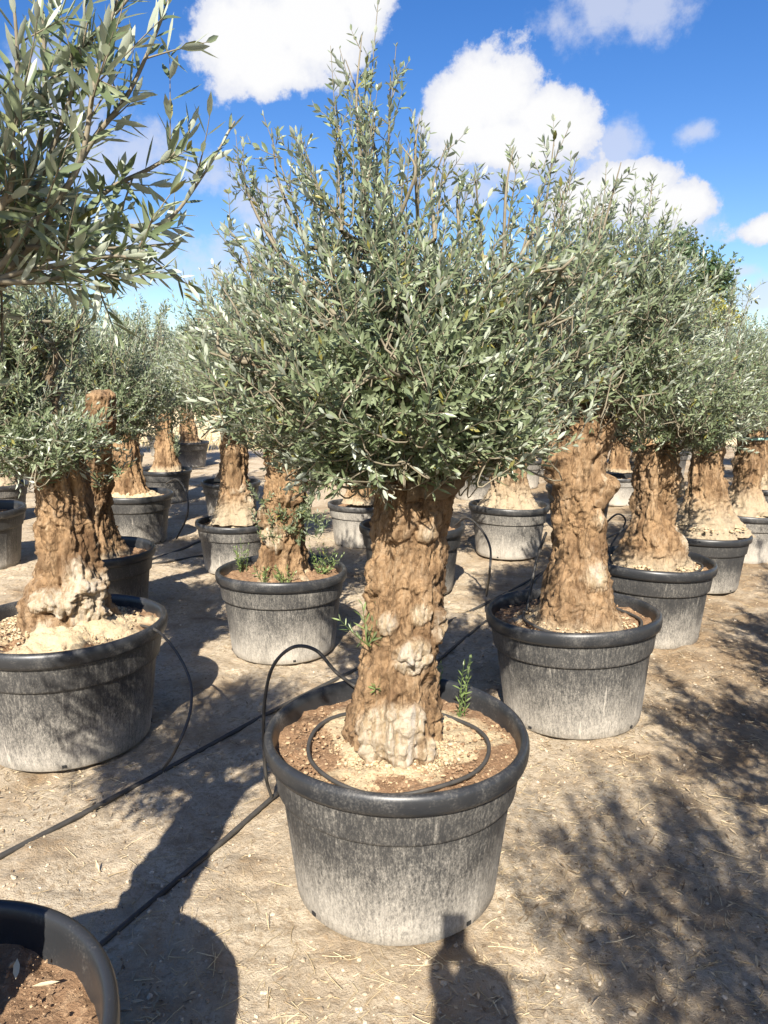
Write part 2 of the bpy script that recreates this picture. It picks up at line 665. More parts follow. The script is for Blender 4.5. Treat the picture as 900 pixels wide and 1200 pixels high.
def build_ground():
    xs = axis_coords(-3.2, 3.6, 0.018, 500, 46)
    ys = axis_coords(0.8, 6.4, 0.018, 500, 46)
    X, Y = np.meshgrid(xs, ys)
    Z = ground_z(X, Y)
    mb = MB()
    mb.add(np.stack([X, Y, Z], -1), grid_faces(len(xs), len(ys)))
    o = mb.build('ground', M['dry_sandy_ground'], kind='structure')
    tag(o, 'dry sandy nursery ground littered with leaves and small stones')


build_ground()


def build_bank():
    """bare pale earth bank closing the nursery behind the rows"""
    xs = np.linspace(-26, 26, 170)
    t = np.linspace(0, 1, 26)
    X, T = np.meshgrid(xs, t)
    Y = 19.5 + T * 9 + 0.5 * fbm(np.stack([X * 0.25, T * 2, X * 0], -1), 3, 9)
    Z = -0.05 + 1.25 * (1 - np.cos(np.clip(T * 1.6, 0, 1) * np.pi)) * 0.5 * (1 + 0.25 * fbm(np.stack([X * 0.2, T, X * 0], -1), 3, 12))
    Z += np.minimum(T * 4, 1) * 0.07 * fbm(np.stack([X * 1.3, Y * 1.3, X * 0], -1), 3, 14)
    mb = MB()
    mb.add(np.stack([X, Y, Z], -1), grid_faces(len(xs), len(t)))
    o = mb.build('earth_bank', M['bank_earth'], kind='structure')
    tag(o, 'pale bare earth bank behind the rows of potted olives')
    # dry grass on it
    n = 2600
    x = rng.uniform(-13, 8, n)
    y = rng.uniform(17.8, 21.5, n)
    k = np.clip((y - 19.5) / 9, 0, 1)
    z = -0.03 + 1.25 * (1 - np.cos(np.clip(k * 1.6, 0, 1) * np.pi)) * 0.5
    b = np.stack([x, y, z], -1)
    L = rng.uniform(0.15, 0.45, n)
    d = nrm(np.stack([rng.normal(0, 0.35, n), rng.normal(0, 0.35, n), np.ones(n)], -1))
    P = b[:, None] + d[:, None] * (L[:, None] * np.linspace(0, 1, 4))[..., None]
    P[:, :, 0] += (np.linspace(0, 1, 4) ** 2)[None] * rng.normal(0, 0.08, n)[:, None]
    rad = np.linspace(0.009, 0.002, 4)[None] * np.ones((n, 1))
    V, Fq = tubes(P, rad, 3)
    mb = MB()
    mb.add(V, Fq, rnd=np.repeat(rng.random(n), 12))
    o = mb.build('dry_grass', M['dry_grass'], kind='stuff')
    tag(o, 'dry straw coloured grass at the foot of the earth bank', 'grass')


build_bank()

# ------------------------------------------------------------------ leaves and crowns


def leaf_geo(base, d, nor, L, W, lod, rg):
    """base,d,nor (M,3); L,W (M,) -> verts (M*k), faces"""
    m = len(base)
    side = nrm(np.cross(d, nor))
    nor = np.cross(side, d)
    curl = rg.uniform(-0.10, 0.16, m)

    def pt(s, w, drop):
        return base + d * (L * s)[:, None] + side * (W * w)[:, None] + nor * (W * drop + L * curl * (s * s))[:, None]
    if lod == 0:
        V = np.stack([pt(0, 0, 0), pt(.30, -.42, .10), pt(.30, 0, -.06), pt(.30, .42, .10),
                      pt(.66, -.44, .10), pt(.66, 0, -.06), pt(.66, .44, .10), pt(1, 0, 0)], 1)
        t = np.array([[0, 2, 1], [0, 3, 2], [4, 5, 7], [5, 6, 7]])
        q = np.array([[1, 2, 5, 4], [2, 3, 6, 5]])
        k = 8
        o = (np.arange(m) * k)[:, None, None]
        faces = [(t[None] + o).reshape(-1, 3), (q[None] + o).reshape(-1, 4)]
    else:
        V = np.stack([pt(0, 0, 0), pt(.5, -.5, .12), pt(.5, 0, -.08), pt(.5, .5, .12), pt(1, 0, 0)], 1)
        t = np.array([[0, 2, 1], [0, 3, 2], [1, 2, 4], [2, 3, 4]])
        k = 5
        faces = [(t[None] + (np.arange(m) * k)[:, None, None]).reshape(-1, 3)]
    return V.reshape(-1, 3), faces, k


def shoots(rg, base, d, L, pairs, leaf_len, leaf_wid, lod, mb_leaf, mb_twig, r0=0.0024, spread=(35, 70), up=0.10, skip=0.08):
    """leafy twigs: base,d (N,3), L (N,)"""
    N = len(base)
    K = 6
    s = np.linspace(0, 1, K)
    bend = rg.normal(0, 0.09, (N, 3))
    bend[:, 2] += up
    P = base[:, None] + d[:, None] * (L[:, None] * s)[..., None] + bend[:, None] * (L[:, None] * s ** 2)[..., None]
    rad = r0 * (1 - 0.72 * s)[None] * np.ones((N, 1))
    V, Fq = tubes(P, rad, 4 if lod == 0 else 3)
    mb_twig.add(V, Fq)
    n = pairs
    u = (np.arange(n) + 0.6) / n
    u = np.clip(0.07 + 0.93 * u[None] + rg.normal(0, 0.012, (N, n)), 0.03, 1)
    pos = base[:, None] + d[:, None] * (L[:, None] * u)[..., None] + bend[:, None] * (L[:, None] * u ** 2)[..., None]
    tan = nrm(d[:, None] + 2 * bend[:, None] * u[..., None])
    ref = nrm(rg.normal(0, 1, (N, 3)))[:, None]
    a = nrm(np.cross(tan, ref))
    b = np.cross(tan, a)
    ph = (np.arange(n) % 2) * (np.pi / 2) + rg.uniform(0, 6.28, (N, 1)) + rg.normal(0, 0.35, (N, n))
    side = a * np.cos(ph)[..., None] + b * np.sin(ph)[..., None]
    side = np.stack([side, -side], 2)                      # N,n,2,3
    tan2 = np.broadcast_to(tan[:, :, None], side.shape)
    ang = np.radians(rg.uniform(*spread, side.shape[:3]) * (1 - 0.45 * (u[..., None] ** 3)))[..., None]
    ld = tan2 * np.cos(ang) + side * np.sin(ang) + rg.normal(0, 0.13, side.shape)
    ln = tan2 * np.sin(ang) - side * np.cos(ang) + rg.normal(0, 0.30, side.shape)
    ln = ln + 0.28 * np.array((-0.1, -0.72, 0.85))
    size = (1 - 0.45 * u ** 4)[..., None] * rg.uniform(0.65, 1.15, side.shape[:3])
    keep = rg.random(side.shape[:3]) > skip
    base_l = np.broadcast_to(pos[:, :, None], side.shape)[keep]
    ld, ln, size = nrm(ld[keep]), nrm(ln[keep]), size[keep]
    Ls = leaf_len * size
    Ws = leaf_wid * size ** 0.6 * rg.uniform(0.8, 1.2, len(size))
    V, Fc, k = leaf_geo(base_l, ld, ln, Ls, Ws, lod, rg)
    mb_leaf.add(V, Fc, rnd=np.repeat(rg.random(len(size)), k))
    return P


def in_ellipsoids(rg, ells, n, shell):
    w = np.array([e[2] for e in ells], float)
    idx = rg.choice(len(ells), n, p=w / w.sum())
    v = nrm(rg.normal(0, 1, (n, 3)))
    r = rg.random(n) ** shell
    c = np.array([e[0] for e in ells], float)[idx]
    rad = np.array([e[1] for e in ells], float)[idx]
    return c + v * r[:, None] * rad


class Crown:
    """limbs, twigs and leaves of one tree, in the tree's own space"""
    def __init__(self, seed, top, ells, nshoot, leaders=(), n_limb=6, lod=1, leaf=(0.052, 0.0125), top_r=0.05, pairs=12,
                 shoot_len=(0.16, 0.34), leafmat='olive_leaf', upness=0.55, n_branch=60, spread=(35, 70)):
        rg = np.random.default_rng(seed)
        top = np.array(top, float)
        self.limbs = []
        leafs, twigs = MB(), MB()
        allc = np.array([e[0] for e in ells], float)
        wts = np.array([e[2] for e in ells], float)
        centre = (allc * wts[:, None]).sum(0) / wts.sum()
        nodes, nrad = [top[None]], [np.array([top_r])]
        # limbs
        tg = in_ellipsoids(rg, [(c, np.array(r) * 0.45, w) for c, r, w in ells], n_limb * 6, 0.25)
        chosen = [tg[0]]
        while len(chosen) < n_limb:
            dist = np.min([np.linalg.norm(tg - c, axis=1) for c in chosen], 0)
            chosen.append(tg[np.argmax(dist)])
        for t in chosen:
            st = top + rg.normal(0, 0.35, 3) * np.array((top_r, top_r, 0.02)) * 2 - np.array((0, 0, 0.05))
            midp = st * 0.5 + t * 0.5 + rg.normal(0, 0.035, 3) + np.array((0, 0, -0.03))
            P = spline([st, midp, t], 14)
            P[2:] += 0.008 * rg.normal(0, 1, (12, 3))
            rad = np.linspace(top_r * rg.uniform(0.35, 0.62), 0.003, 14)
            mbl = MB()
            V, Fq = tubes(P[None], rad[None], 7)
            mbl.add(V, Fq, pale=0.0, dust=0.0)
            self.limbs.append(mbl.mesh('limb', M['limb_bark']))
            nodes.append(P[4:])
            nrad.append(rad[4:])
        # branches
        tg = in_ellipsoids(rg, [(c, np.array(r) * 0.86, w) for c, r, w in ells], n_branch, 0.30)
        nd = np.concatenate(nodes)
        Ps, Rs = [], []
        for t in tg:
            dd = np.linalg.norm(nd - t, axis=1) + 0.35 * np.linalg.norm(nd - top, axis=1)
            b = nd[np.argmin(dd)]
            midp = b * 0.5 + t * 0.5 + rg.normal(0, 0.03, 3) - np.array((0, 0, 0.03))
            P = spline([b, midp, t], 10)
            Ps.append(P)
            Rs.append(np.linspace(0.0085, 0.0028, 10))
        for s0, s1 in leaders:
            s0, s1 = np.array(s0, float), np.array(s1, float)
            midp = (s0 + s1) / 2 + rg.normal(0, 0.025, 3)
            P = spline([s0, midp, s1], 10)
            Ps.append(P)
            Rs.append(np.linspace(0.0065, 0.0014, 10))
            j = np.argmin(np.linalg.norm(nd - s0, axis=1))
            Ps.append(spline([nd[j], (nd[j] + s0) / 2, s0], 10))
            Rs.append(np.linspace(0.009, 0.0065, 10))
        Ps, Rs = np.array(Ps), np.array(Rs)
        V, Fq = tubes(Ps, Rs, 5)
        twigs.add(V, Fq)
        nd = np.concatenate([nd, Ps.reshape(-1, 3)])
        # shoots through the crown
        sh = np.sqrt(1.0)
        base = in_ellipsoids(rg, ells, nshoot, 0.40)
        L = rg.uniform(*shoot_len, nshoot)
        out = base - centre
        out[:, 2] *= 0.8
        d = nrm(nrm(out) * 0.75 + np.array((0, 0, upness)) + rg.normal(0, 0.38, (nshoot, 3)))
        base = base - d * (L * 0.55)[:, None]
        # tie every shoot to its nearest branch
        q = np.empty(nshoot, int)
        for a in range(0, nshoot, 200):
            q[a:a + 200] = np.argmin(((base[a:a + 200, None] - nd[None]) ** 2).sum(-1), 1)
        near = nd[q]
        gap = np.linalg.norm(base - near, axis=1)[:, None]
        ctl = base - d * gap * 0.55 + rg.normal(0, 0.010, (nshoot, 3))
        tt = np.linspace(0, 1, 5)[None, :, None]
        Pc = near[:, None] * (1 - tt) ** 2 + 2 * ctl[:, None] * tt * (1 - tt) + base[:, None] * tt ** 2
        V, Fq = tubes(Pc, np.linspace(0.0034, 0.0024, 5)[None] * np.ones((nshoot, 1)), 3)
        twigs.add(V, Fq)
        shoots(rg, base, d, L, pairs, leaf[0], leaf[1], lod, leafs, twigs, spread=spread)
        # leaders: upright whips with short side shoots
        for s0, s1 in leaders:
            s0, s1 = np.array(s0, float), np.array(s1, float)
            ln = np.linalg.norm(s1 - s0)
            n = max(5, int(ln / 0.028))
            u = np.sort(rg.uniform(0.05, 0.97, n))
            b = s0 + (s1 - s0) * u[:, None] + rg.normal(0, 0.006, (n, 3))
            dd = nrm(nrm(s1 - s0)[None] * 0.75 + rg.normal(0, 0.45, (n, 3)))
            LL = rg.uniform(0.05, 0.15, n) * (1.15 - 0.6 * u)
            shoots(rg, b, dd, LL, 4, leaf[0] * 0.85, leaf[1], lod, leafs, twigs, r0=0.0017, skip=0.15)
            shoots(rg, s0[None], nrm((s1 - s0)[None]), np.array([ln * 1.02]), max(6, int(ln / 0.028)), leaf[0] * 0.8, leaf[1], lod, leafs, twigs, r0=0.003, up=0.0)
        self.leaf_me = leafs.mesh('foliage', M[leafmat], smooth=(lod == 0))
        self.twig_me = twigs.mesh('twigs', M['twig'])

    def attach(self, root, with_limbs=True):
        f = place('foliage', self.leaf_me, root, 'stuff')
        t = place('twigs', self.twig_me, root, 'stuff')
        if with_limbs:
            for lm in self.limbs:
                place('limb', lm, root)
        return f, t


# ------------------------------------------------------------------ trunks
def trunk_mesh(seed, prof, bumps=(), nu=96, nv=130, rough=1.0, flare=0.0, lobes=5, dust_h=0.12, stubs=()):
    """prof: list of (z, cx, cy, r). bumps: (z, phi_deg (0 = -Y side, + towards +X), size, amp, pale)"""
    prof = np.array(prof, float)
    zz = np.linspace(prof[0, 0], prof[-1, 0], nv)
    sm = lambda k: np.interp(zz, prof[:, 0], prof[:, k])
    ker = np.ones(9) / 9

    def soft(a):
        return np.convolve(np.pad(a, 4, mode='edge'), ker, 'valid')
    cx, cy, r = soft(sm(1)), soft(sm(2)), soft(sm(3))
    th = np.arange(nu) / nu * 2 * np.pi - np.pi / 2
    Z, TH = np.meshgrid(zz, th, indexing='ij')
    rr = np.broadcast_to(r[:, None], Z.shape)
    dirx, diry = np.cos(TH), np.sin(TH)
    q = np.stack([dirx * rr, diry * rr, Z], -1)
    t = (Z - zz[0]) / (zz[-1] - zz[0])
    # ropes of wood running up the stem, twisting
    tw = TH + 0.9 * Z + 0.8 * vnoise(np.stack([dirx, diry, Z * 2.2], -1), seed + 3)
    fl = 0.55 * np.sin(lobes * tw + seed) + 0.35 * np.sin((lobes * 2 + 1) * tw + seed * 2.1)
    disp = rr * 0.14 * rough * fl
    disp = disp + rr * 0.12 * rough * fbm(q * np.array((5.2, 5.2, 3.4)), 3, seed)
    rid = 1 - np.abs(fbm(q * np.array((24, 24, 6.5)), 4, seed + 20, 0.6))
    disp = disp + 0.022 * rough ** 0.5 * (rid - 0.72)
    cre = np.abs(fbm(q * np.array((9, 9, 4.5)), 3, seed + 25))
    disp = disp - 0.013 * rough ** 0.5 * np.clip(1 - cre / 0.16, 0, 1) ** 1.5
    disp = disp + 0.0085 * rough ** 0.5 * fbm(q * np.array((60, 60, 34.0)), 3, seed + 30, 0.62)
    # root flare
    if flare:
        k = np.clip(1 - t / 0.28, 0, 1) ** 2
        disp = disp + flare * k * (0.62 + 0.55 * np.sin(lobes * TH + seed * 1.3) + 0.35 * fbm(q * 6.0, 2, seed + 40))
    pale = np.clip(0.16 + 0.55 * fbm(q * np.array((6, 6, 4.0)), 3, seed + 50), 0, 0.35)
    for (bz, phi, size, amp, pl) in bumps:
        a0 = R(phi) - np.pi / 2
        dth = (TH - a0 + np.pi) % (2 * np.pi) - np.pi
        dd = np.sqrt((dth * rr) ** 2 + (Z - bz) ** 2) / size
        dd = dd * (1 + 0.42 * fbm(q * 9, 3, seed + 60) + 0.1 * vnoise(q * 45, seed + 66))
        prof_b = np.where(dd < 1, np.sqrt(np.clip(1 - dd ** 2, 0, 1)), 0)
        soft_b = 0.38 * prof_b ** 0.7 + 0.62 * np.exp(-(dd * 1.15) ** 2)
        disp = disp + amp * soft_b * (1 + 0.35 * fbm(q * 20, 3, seed + 61))
        disp = disp - 0.16 * abs(amp) * np.exp(-((dd - 1.12) / 0.13) ** 2)
        pale = np.maximum(pale, pl * np.clip(1.35 - dd, 0, 1) * 1.4) if pl > 0 else pale
    rad = np.maximum(rr + disp, 0.012)
    # round the cut top off
    X = cx[:, None] + dirx * rad
    Y = cy[:, None] + diry * rad
    Zj = Z + 0.012 * rough * fbm(q * 9.0, 2, seed + 70)
    dust = np.clip(1.1 - (Z - zz[0]) / max(dust_h, 1e-3), 0, 1)
    mb = MB()
    V = np.stack([X, Y, Zj], -1)
    mb.add(V, grid_faces(nu, nv, True)[:, ::1], pale=pale.ravel(), dust=dust.ravel())
    # rounded, lumpy crown end
    ring = V[-1]
    c = ring.mean(0)
    rings = [ring]
    for k, (sc, up) in enumerate(((0.86, 0.35), (0.6, 0.6), (0.3, 0.74))):
        rk = c + (ring - c) * sc
        rk[:, 2] = ring[:, 2] + r[-1] * up * 0.6 + 0.010 * vnoise(rk * 40, seed + k)
        rings.append(rk)
    mb.add(np.array(rings), grid_faces(nu, 4, True), pale=0.1, dust=0.0)
    fan = np.vstack([rings[-1], [c + np.array((0, 0, r[-1] * 0.46))]])
    k = np.arange(nu)
    mb.add(fan, np.stack([k, (k + 1) % nu, np.full(nu, nu)], -1), pale=0.1, dust=0.0)
    for (p0, p1, ra, rb) in stubs:
        P = spline([p0, (np.array(p0) + np.array(p1)) / 2 + np.array((0.01, 0, 0.015)), p1], 18)
        rad_s = np.linspace(ra, rb, 18)
        rad_s[-1] *= 0.72
        V, Fq = tubes(P[None], rad_s[None], 28)
        cc = np.repeat(P, 28, axis=0)
        dn = fbm(V * np.array((22, 22, 14.0)), 4, seed + 90)
        V = V + nrm(V - cc) * (0.26 * ra * dn)[:, None]
        mb.add(V, Fq, pale=np.clip(0.2 + 0.3 * dn, 0, 1), dust=0.0)
        e = np.vstack([V[-28:], [P[-1] + nrm(P[-1] - P[-2]) * rb * 0.35]])
        kk = np.arange(28)
        mb.add(e, np.stack([kk, (kk + 1) % 28, np.full(28, 28)], -1), pale=0.15, dust=0.0)
    return mb.mesh('trunk', M['olive_bark'])


# ------------------------------------------------------------------ pots
def lathe(prof, nseg, rib=False):
    prof = np.array(prof, float)
    th = np.arange(nseg) / nseg * 2 * np.pi
    Rr = np.broadcast_to(prof[:, 0][:, None], (len(prof), nseg)).copy()
    if rib:
        zc = prof[:, 1]
        on = ((zc > 0.02) & (zc < 0.362)).astype(float)[:, None]
        ribs = (np.arange(nseg) % (nseg // 16) == 0).astype(float)[None]
        Rr += 0.0030 * on * ribs
    V = np.stack([Rr * np.cos(th), Rr * np.sin(th), np.broadcast_to(prof[:, 1][:, None], Rr.shape)], -1)
    return V, grid_faces(nseg, len(prof), True)


def bend_pot(V, seed):
    """real pots are a little out of round"""
    V = V.reshape(-1, 3).copy()
    rg = np.random.default_rng(seed)
    a = np.arctan2(V[:, 1], V[:, 0])
    k = np.clip(V[:, 2] / POT_H, 0, 1) ** 1.5
    p1, p2, p3 = rg.uniform(0, 6.28, 3)
    s = 1 + k * (0.011 * np.sin(2 * a + p1) + 0.005 * np.sin(3 * a + p2))
    V[:, :2] *= s[:, None]
    V[:, 2] += k * (0.006 * np.sin(a + p3) + 0.004 * np.sin(2 * a + p2))
    return V


def pot_meshes(seed):
    nseg = 192
    wall = [(0.02, 0.002), (0.300, 0.002), (0.318, 0.004), (0.326, 0.012)]
    wall += [(0.326 + (0.366 - 0.326) * k / 10, 0.012 + (0.368 - 0.012) * k / 10) for k in range(1, 11)]
    V, Fq = lathe(wall, nseg, True)
    a = MB()
    a.add(bend_pot(V, seed), Fq)
    band = [(0.364, 0.362), (0.374, 0.358), (0.3795, 0.362), (0.381, 0.370), (0.394, 0.466), (0.394, 0.474)]
    V, Fq = lathe(band, nseg)
    b = MB()
    b.add(bend_pot(V, seed), Fq)
    rim = [(0.390, 0.468), (0.402, 0.464), (0.410, 0.468), (0.4145, 0.480), (0.4165, 0.498), (0.4155, 0.514), (0.411, 0.525), (0.403, 0.530), (0.394, 0.5285),
           (0.388, 0.521), (0.385, 0.500), (0.378, 0.42), (0.372, 0.38)]
    V, Fq = lathe(rim, nseg)
    c = MB()
    c.add(bend_pot(V, seed), Fq)
    h = MB()
    s = 0.008
    V = np.array([(x, y, z) for x in (-s, s) for y in (-0.004, 0.004) for z in (-s * 0.7, s * 0.7)])
    h.add(V, np.array([[0, 1, 3, 2], [4, 6, 7, 5], [0, 4, 5, 1], [2, 3, 7, 6], [0, 2, 6, 4], [1, 5, 7, 3]]))
    return (a.mesh('wall', M['dusty_pot_plastic']), b.mesh('band', M['dusty_pot_plastic']), c.mesh('rim', M['pot_rim_plastic']),
            h.mesh('drain_hole', M['hole_dark'], False))


def soil_mesh(seed, mound=0.0, mound_r=0.2, level=0.452, pale_r=0.2, nr=46, nt=120):
    r = np.linspace(0, 1, nr) ** 0.85 * 0.388
    th = np.arange(nt) / nt * 2 * np.pi
    Rr, TH = np.meshgrid(r, th, indexing='ij')
    X, Y = Rr * np.cos(TH), Rr * np.sin(TH)
    p = np.stack([X, Y, X * 0], -1)
    wob = 1 + 0.35 * vnoise(p * 9, seed + 2)
    hump = mound * np.exp(-(Rr / (mound_r * wob)) ** 2.6)
    Z = level + hump + 0.010 * fbm(p * 13, 3, seed) + 0.006 * fbm(p * 48, 3, seed + 1, 0.65) * (1 + 1.3 * (hump > 0.02))
    pale = np.clip((pale_r * 1.25 * wob - Rr) / 0.12, 0, 1)
    mb = MB()
    mb.add(np.stack([X, Y, Z], -1), grid_faces(nt, nr, True), pale=pale.ravel())
    return mb.mesh('soil', M['pot_soil'])


POTM = [pot_meshes(s) for s in (1, 2, 3)]
SOIL = {}


def get_soil(key):
    if key not in SOIL:
        seed, mound, mr, level, pr = key
        SOIL[key] = soil_mesh(seed, mound, mr, level, pr)
    return SOIL[key]


POT_SPOTS = []


def make_pot(xy, rz, label, dust=0.0, variant=0, soil=(1, 0.03, 0.2, 0.455, 0.18), group=None, scale=1.0, tilt=(0, 0)):
    o = thing('plant_pot', (xy[0], xy[1], -0.004), rz, label, 'plant pot', group, scale)
    o.rotation_euler = (tilt[0], tilt[1], rz)
    w, b, r, h = POTM[variant]
    for nm, me in (('wall', w), ('band', b), ('rim', r)):
        c = place(nm, me, o)
        c['dust'] = float(dust)
    place('soil', get_soil(soil), o)
    for k in range(4):
        a = k * math.pi / 2 + 0.3
        c = place('drain_hole', h, o)
        c.location = (0.3275 * math.cos(a), 0.3275 * math.sin(a), 0.026)
        c.rotation_euler = (0, 0, a + math.pi / 2)
    POT_SPOTS.append((xy[0], xy[1]))
    return o


# ------------------------------------------------------------------ the trees
SOIL_Z = 0.452
POTS = 'black plastic pots standing in rows'
TREES = 'olive trees in pots in rows'


def rel(px, py, Y, xy):
    p = at_y(px, py, Y)
    return np.array((p[0] - xy[0], p[1] - xy[1], p[2]))


def make_tree(xy, label, trunk, crown, rz=0.0, group=TREES, scale=1.0, limbs=True, shift=(0, 0, 0)):
    o = thing('olive_tree', (xy[0], xy[1], 0), rz, label, 'olive tree', group)
    t = place('trunk', trunk, o)
    cr = crown.attach(o, limbs)
    if scale != 1.0:
        for c in o.children:
            c.scale = (scale,) * 3
            c.location.z = SOIL_Z * (1 - scale)
    for c in o.children:
        if c is not t:
            c.location = c.location + Vector(shift)
    return o


# --- A: the tree in front, thick stump with the round pale burl
A = ORIGIN.copy()
make_pot(A, 0.4, 'dusty black pot of the olive with the pale round burl, hose arching over its rim', 0.02, 0, (11, 0.035, 0.17, 0.462, 0.26), POTS)
trA = trunk_mesh(5, [(0.40, 0.0, 0.0, 0.150), (0.50, 0.0, 0, 0.142), (0.60, 0.002, 0, 0.132), (0.72, 0.010, 0, 0.122), (0.85, 0.022, 0, 0.122), (1.0, 0.034, 0, 0.118),
                     (1.14, 0.044, 0, 0.112), (1.26, 0.062, 0, 0.118), (1.40, 0.075, 0, 0.115)],
                 [(0.585, -4, 0.118, 0.036, 1.0), (0.80, 14, 0.050, 0.022, 0.95), (0.905, -28, 0.040, 0.020, 0.75), (0.93, 18, 0.030, 0.010, 0.8), (0.86, 66, 0.05, 0.028, 0.6),
                  (1.17, 18, 0.040, 0.026, 0.6), (1.19, -30, 0.06, 0.020, 0.1), (0.70, -48, 0.08, 0.018, 0.1), (1.05, -70, 0.07, 0.02, 0.0), (0.55, -64, 0.07, 0.02, 0.2),
                  (0.68, 55, 0.05, -0.020, 0), (1.08, -12, 0.06, -0.012, 0), (0.50, 40, 0.05, 0.02, 0.8), (0.75, 180, 0.1, 0.03, 0)],
                 nu=220, nv=300, rough=0.72, flare=0.022, lobes=5, dust_h=0.07)
YA = 2.21
ellA = [(rel(445, 372, YA, A), (0.42, 0.42, 0.27), 3.0), (rel(345, 430, YA, A), (0.30, 0.34, 0.26), 1.7), (rel(570, 400, YA, A), (0.40, 0.36, 0.30), 2.2),
        (rel(480, 470, YA - 0.12, A), (0.40, 0.30, 0.17), 1.7), (rel(470, 455, 1.86, A), (0.30, 0.15, 0.13), 0.8), (rel(475, 512, 1.95, A), (0.27, 0.15, 0.05), 0.55), (rel(385, 520, YA - 0.02, A), (0.17, 0.22, 0.10), 0.55), (rel(560, 500, YA - 0.1, A), (0.22, 0.25, 0.11), 0.7),
        (rel(415, 545, YA - 0.2, A), (0.17, 0.14, 0.07), 0.5), (rel(565, 530, YA - 0.2, A), (0.19, 0.14, 0.07), 0.5), (rel(490, 535, YA - 0.22, A), (0.14, 0.10, 0.045), 0.3),
        (rel(430, 270, YA, A), (0.26, 0.26, 0.17), 0.42), (rel(640, 340, YA, A), (0.22, 0.24, 0.16), 0.4)]
leadA = [(rel(px0, py0, YA + dy, A), rel(px1, py1, YA + dy, A)) for px0, py0, px1, py1, dy in (
    (432, 260, 424, 40, 0.0), (450, 260, 458, 78, 0.05), (400, 270, 393, 112, -0.1), (360, 290, 318, 150, 0.0), (335, 310, 276, 182, -0.05), (375, 280, 352, 160, 0.1),
    (300, 340, 262, 262, 0.0), (490, 260, 492, 138, 0.08), (510, 280, 524, 168, -0.05), (590, 320, 602, 172, 0.0), (565, 300, 556, 205, 0.1), (610, 300, 650, 160, 0.05),
    (640, 320, 668, 205, -0.05), (540, 290, 538, 215, 0.0), (470, 250, 470, 170, 0.0), (280, 400, 248, 318, 0.0), (445, 240, 405, 70, 0.1), (690, 330, 728, 190, 0.0),
    (420, 260, 440, 130, -0.08), (670, 340, 700, 240, 0.05), (318, 330, 296, 205, 0.06))]
crA = Crown(21, (0.07, 0, 1.36), ellA, 1240, leadA, n_limb=8, lod=0, leaf=(0.043, 0.0118), top_r=0.075, n_branch=95, pairs=13, shoot_len=(0.13, 0.29))
treeA = make_tree(A, 'olive with thick straight stump, pale round burl at its foot and tall whip shoots', trA, crA)

# --- generic crowns for the others (tree space: z is height above the ground)
def generic_ells(rg, w=0.60, h=0.42, zc=1.62):
    e = [((0, 0, zc), (w, w, h), 3.0)]
    for k in range(5):
        a = k * 1.2566 + rg.uniform(-0.4, 0.4)
        e.append(((math.cos(a) * w * 0.55, math.sin(a) * w * 0.55, zc + rg.uniform(-0.25, 0.12)), (w * 0.52, w * 0.52, h * 0.62), 1.0))
    e.append(((rg.uniform(-0.1, 0.1), rg.uniform(-0.1, 0.1), zc + h * 0.7), (w * 0.55, w * 0.55, h * 0.55), 0.9))
    return e


def generic_leaders(rg, n, w=0.5, z0=1.8, z1=2.4):
    out = []
    for k in range(n):
        a, r = rg.uniform(0, 6.28), w * math.sqrt(rg.random())
        p = np.array((r * math.cos(a), r * math.sin(a), z0 + rg.uniform(-0.1, 0.1) - 0.25 * r))
        out.append((p, p + np.array((p[0] * 0.25 + rg.normal(0, 0.03), p[1] * 0.25 + rg.normal(0, 0.03), rg.uniform(0.45, 1.0) * (z1 - z0)))))
    return out


GEN = []
for s in range(4):
    rgs = np.random.default_rng(100 + s)
    GEN.append(Crown(200 + s, (0.0, 0, 1.22), generic_ells(rgs, 0.60 + 0.03 * s, 0.40, 1.60), 820, generic_leaders(rgs, 12, 0.5, 1.78, 2.35), n_limb=6, lod=1,
                     leaf=(0.054, 0.0145), top_r=0.06, n_branch=60, pairs=11))

rgs = np.random.default_rng(140)
SPARSE = Crown(240, (0.0, 0, 1.22), generic_ells(rgs, 0.66, 0.44, 1.62), 430, generic_leaders(rgs, 12, 0.5, 1.78, 2.35), n_limb=6, lod=1,
               leaf=(0.054, 0.0135), top_r=0.06, n_branch=50, pairs=10)

# --- S: the tree beside the photographer whose boughs hang into the view
S = np.array((-0.86, 1.00))
make_pot(S, 1.1, 'black pot with smooth worn rim, half in the shade of its own olive', -0.22, 1, (12, 0.02, 0.14, 0.440, 0.03), POTS)
trS = trunk_mesh(8, [(0.40, 0, 0, 0.15), (0.55, 0, 0, 0.115), (0.8, 0.01, 0.02, 0.105), (1.0, 0.01, 0.03, 0.10), (1.25, 0.0, 0.02, 0.11), (1.38, 0, 0, 0.10)],
                 [(0.7, 30, 0.06, 0.03, 0.4), (1.0, -60, 0.07, 0.03, 0.3)], nu=72, nv=90, rough=0.7, flare=0.03)
ellS = [(rel(-25, 295, 1.10, S), (0.10, 0.13, 0.06), 0.55), ((0.20, -0.30, 2.0), (0.24, 0.20, 0.18), 0.9), ((-0.20, -0.04, 1.72), (0.42, 0.42, 0.34), 3.0), ((-0.42, 0.1, 1.6), (0.3, 0.34, 0.28), 1.0), ((-0.06, 0.20, 1.74), (0.20, 0.20, 0.13), 0.6), ((-0.14, 0.06, 2.02), (0.26, 0.26, 0.22), 0.9)]
crS = Crown(31, (0.0, 0, 1.34), ellS, 680, (), n_limb=6, lod=0, leaf=(0.048, 0.0108), top_r=0.06, n_branch=50, pairs=10)
treeS = make_tree(S, 'olive reaching over from beside the pot with the worn rim, large leaves against the sky', trS, crS)


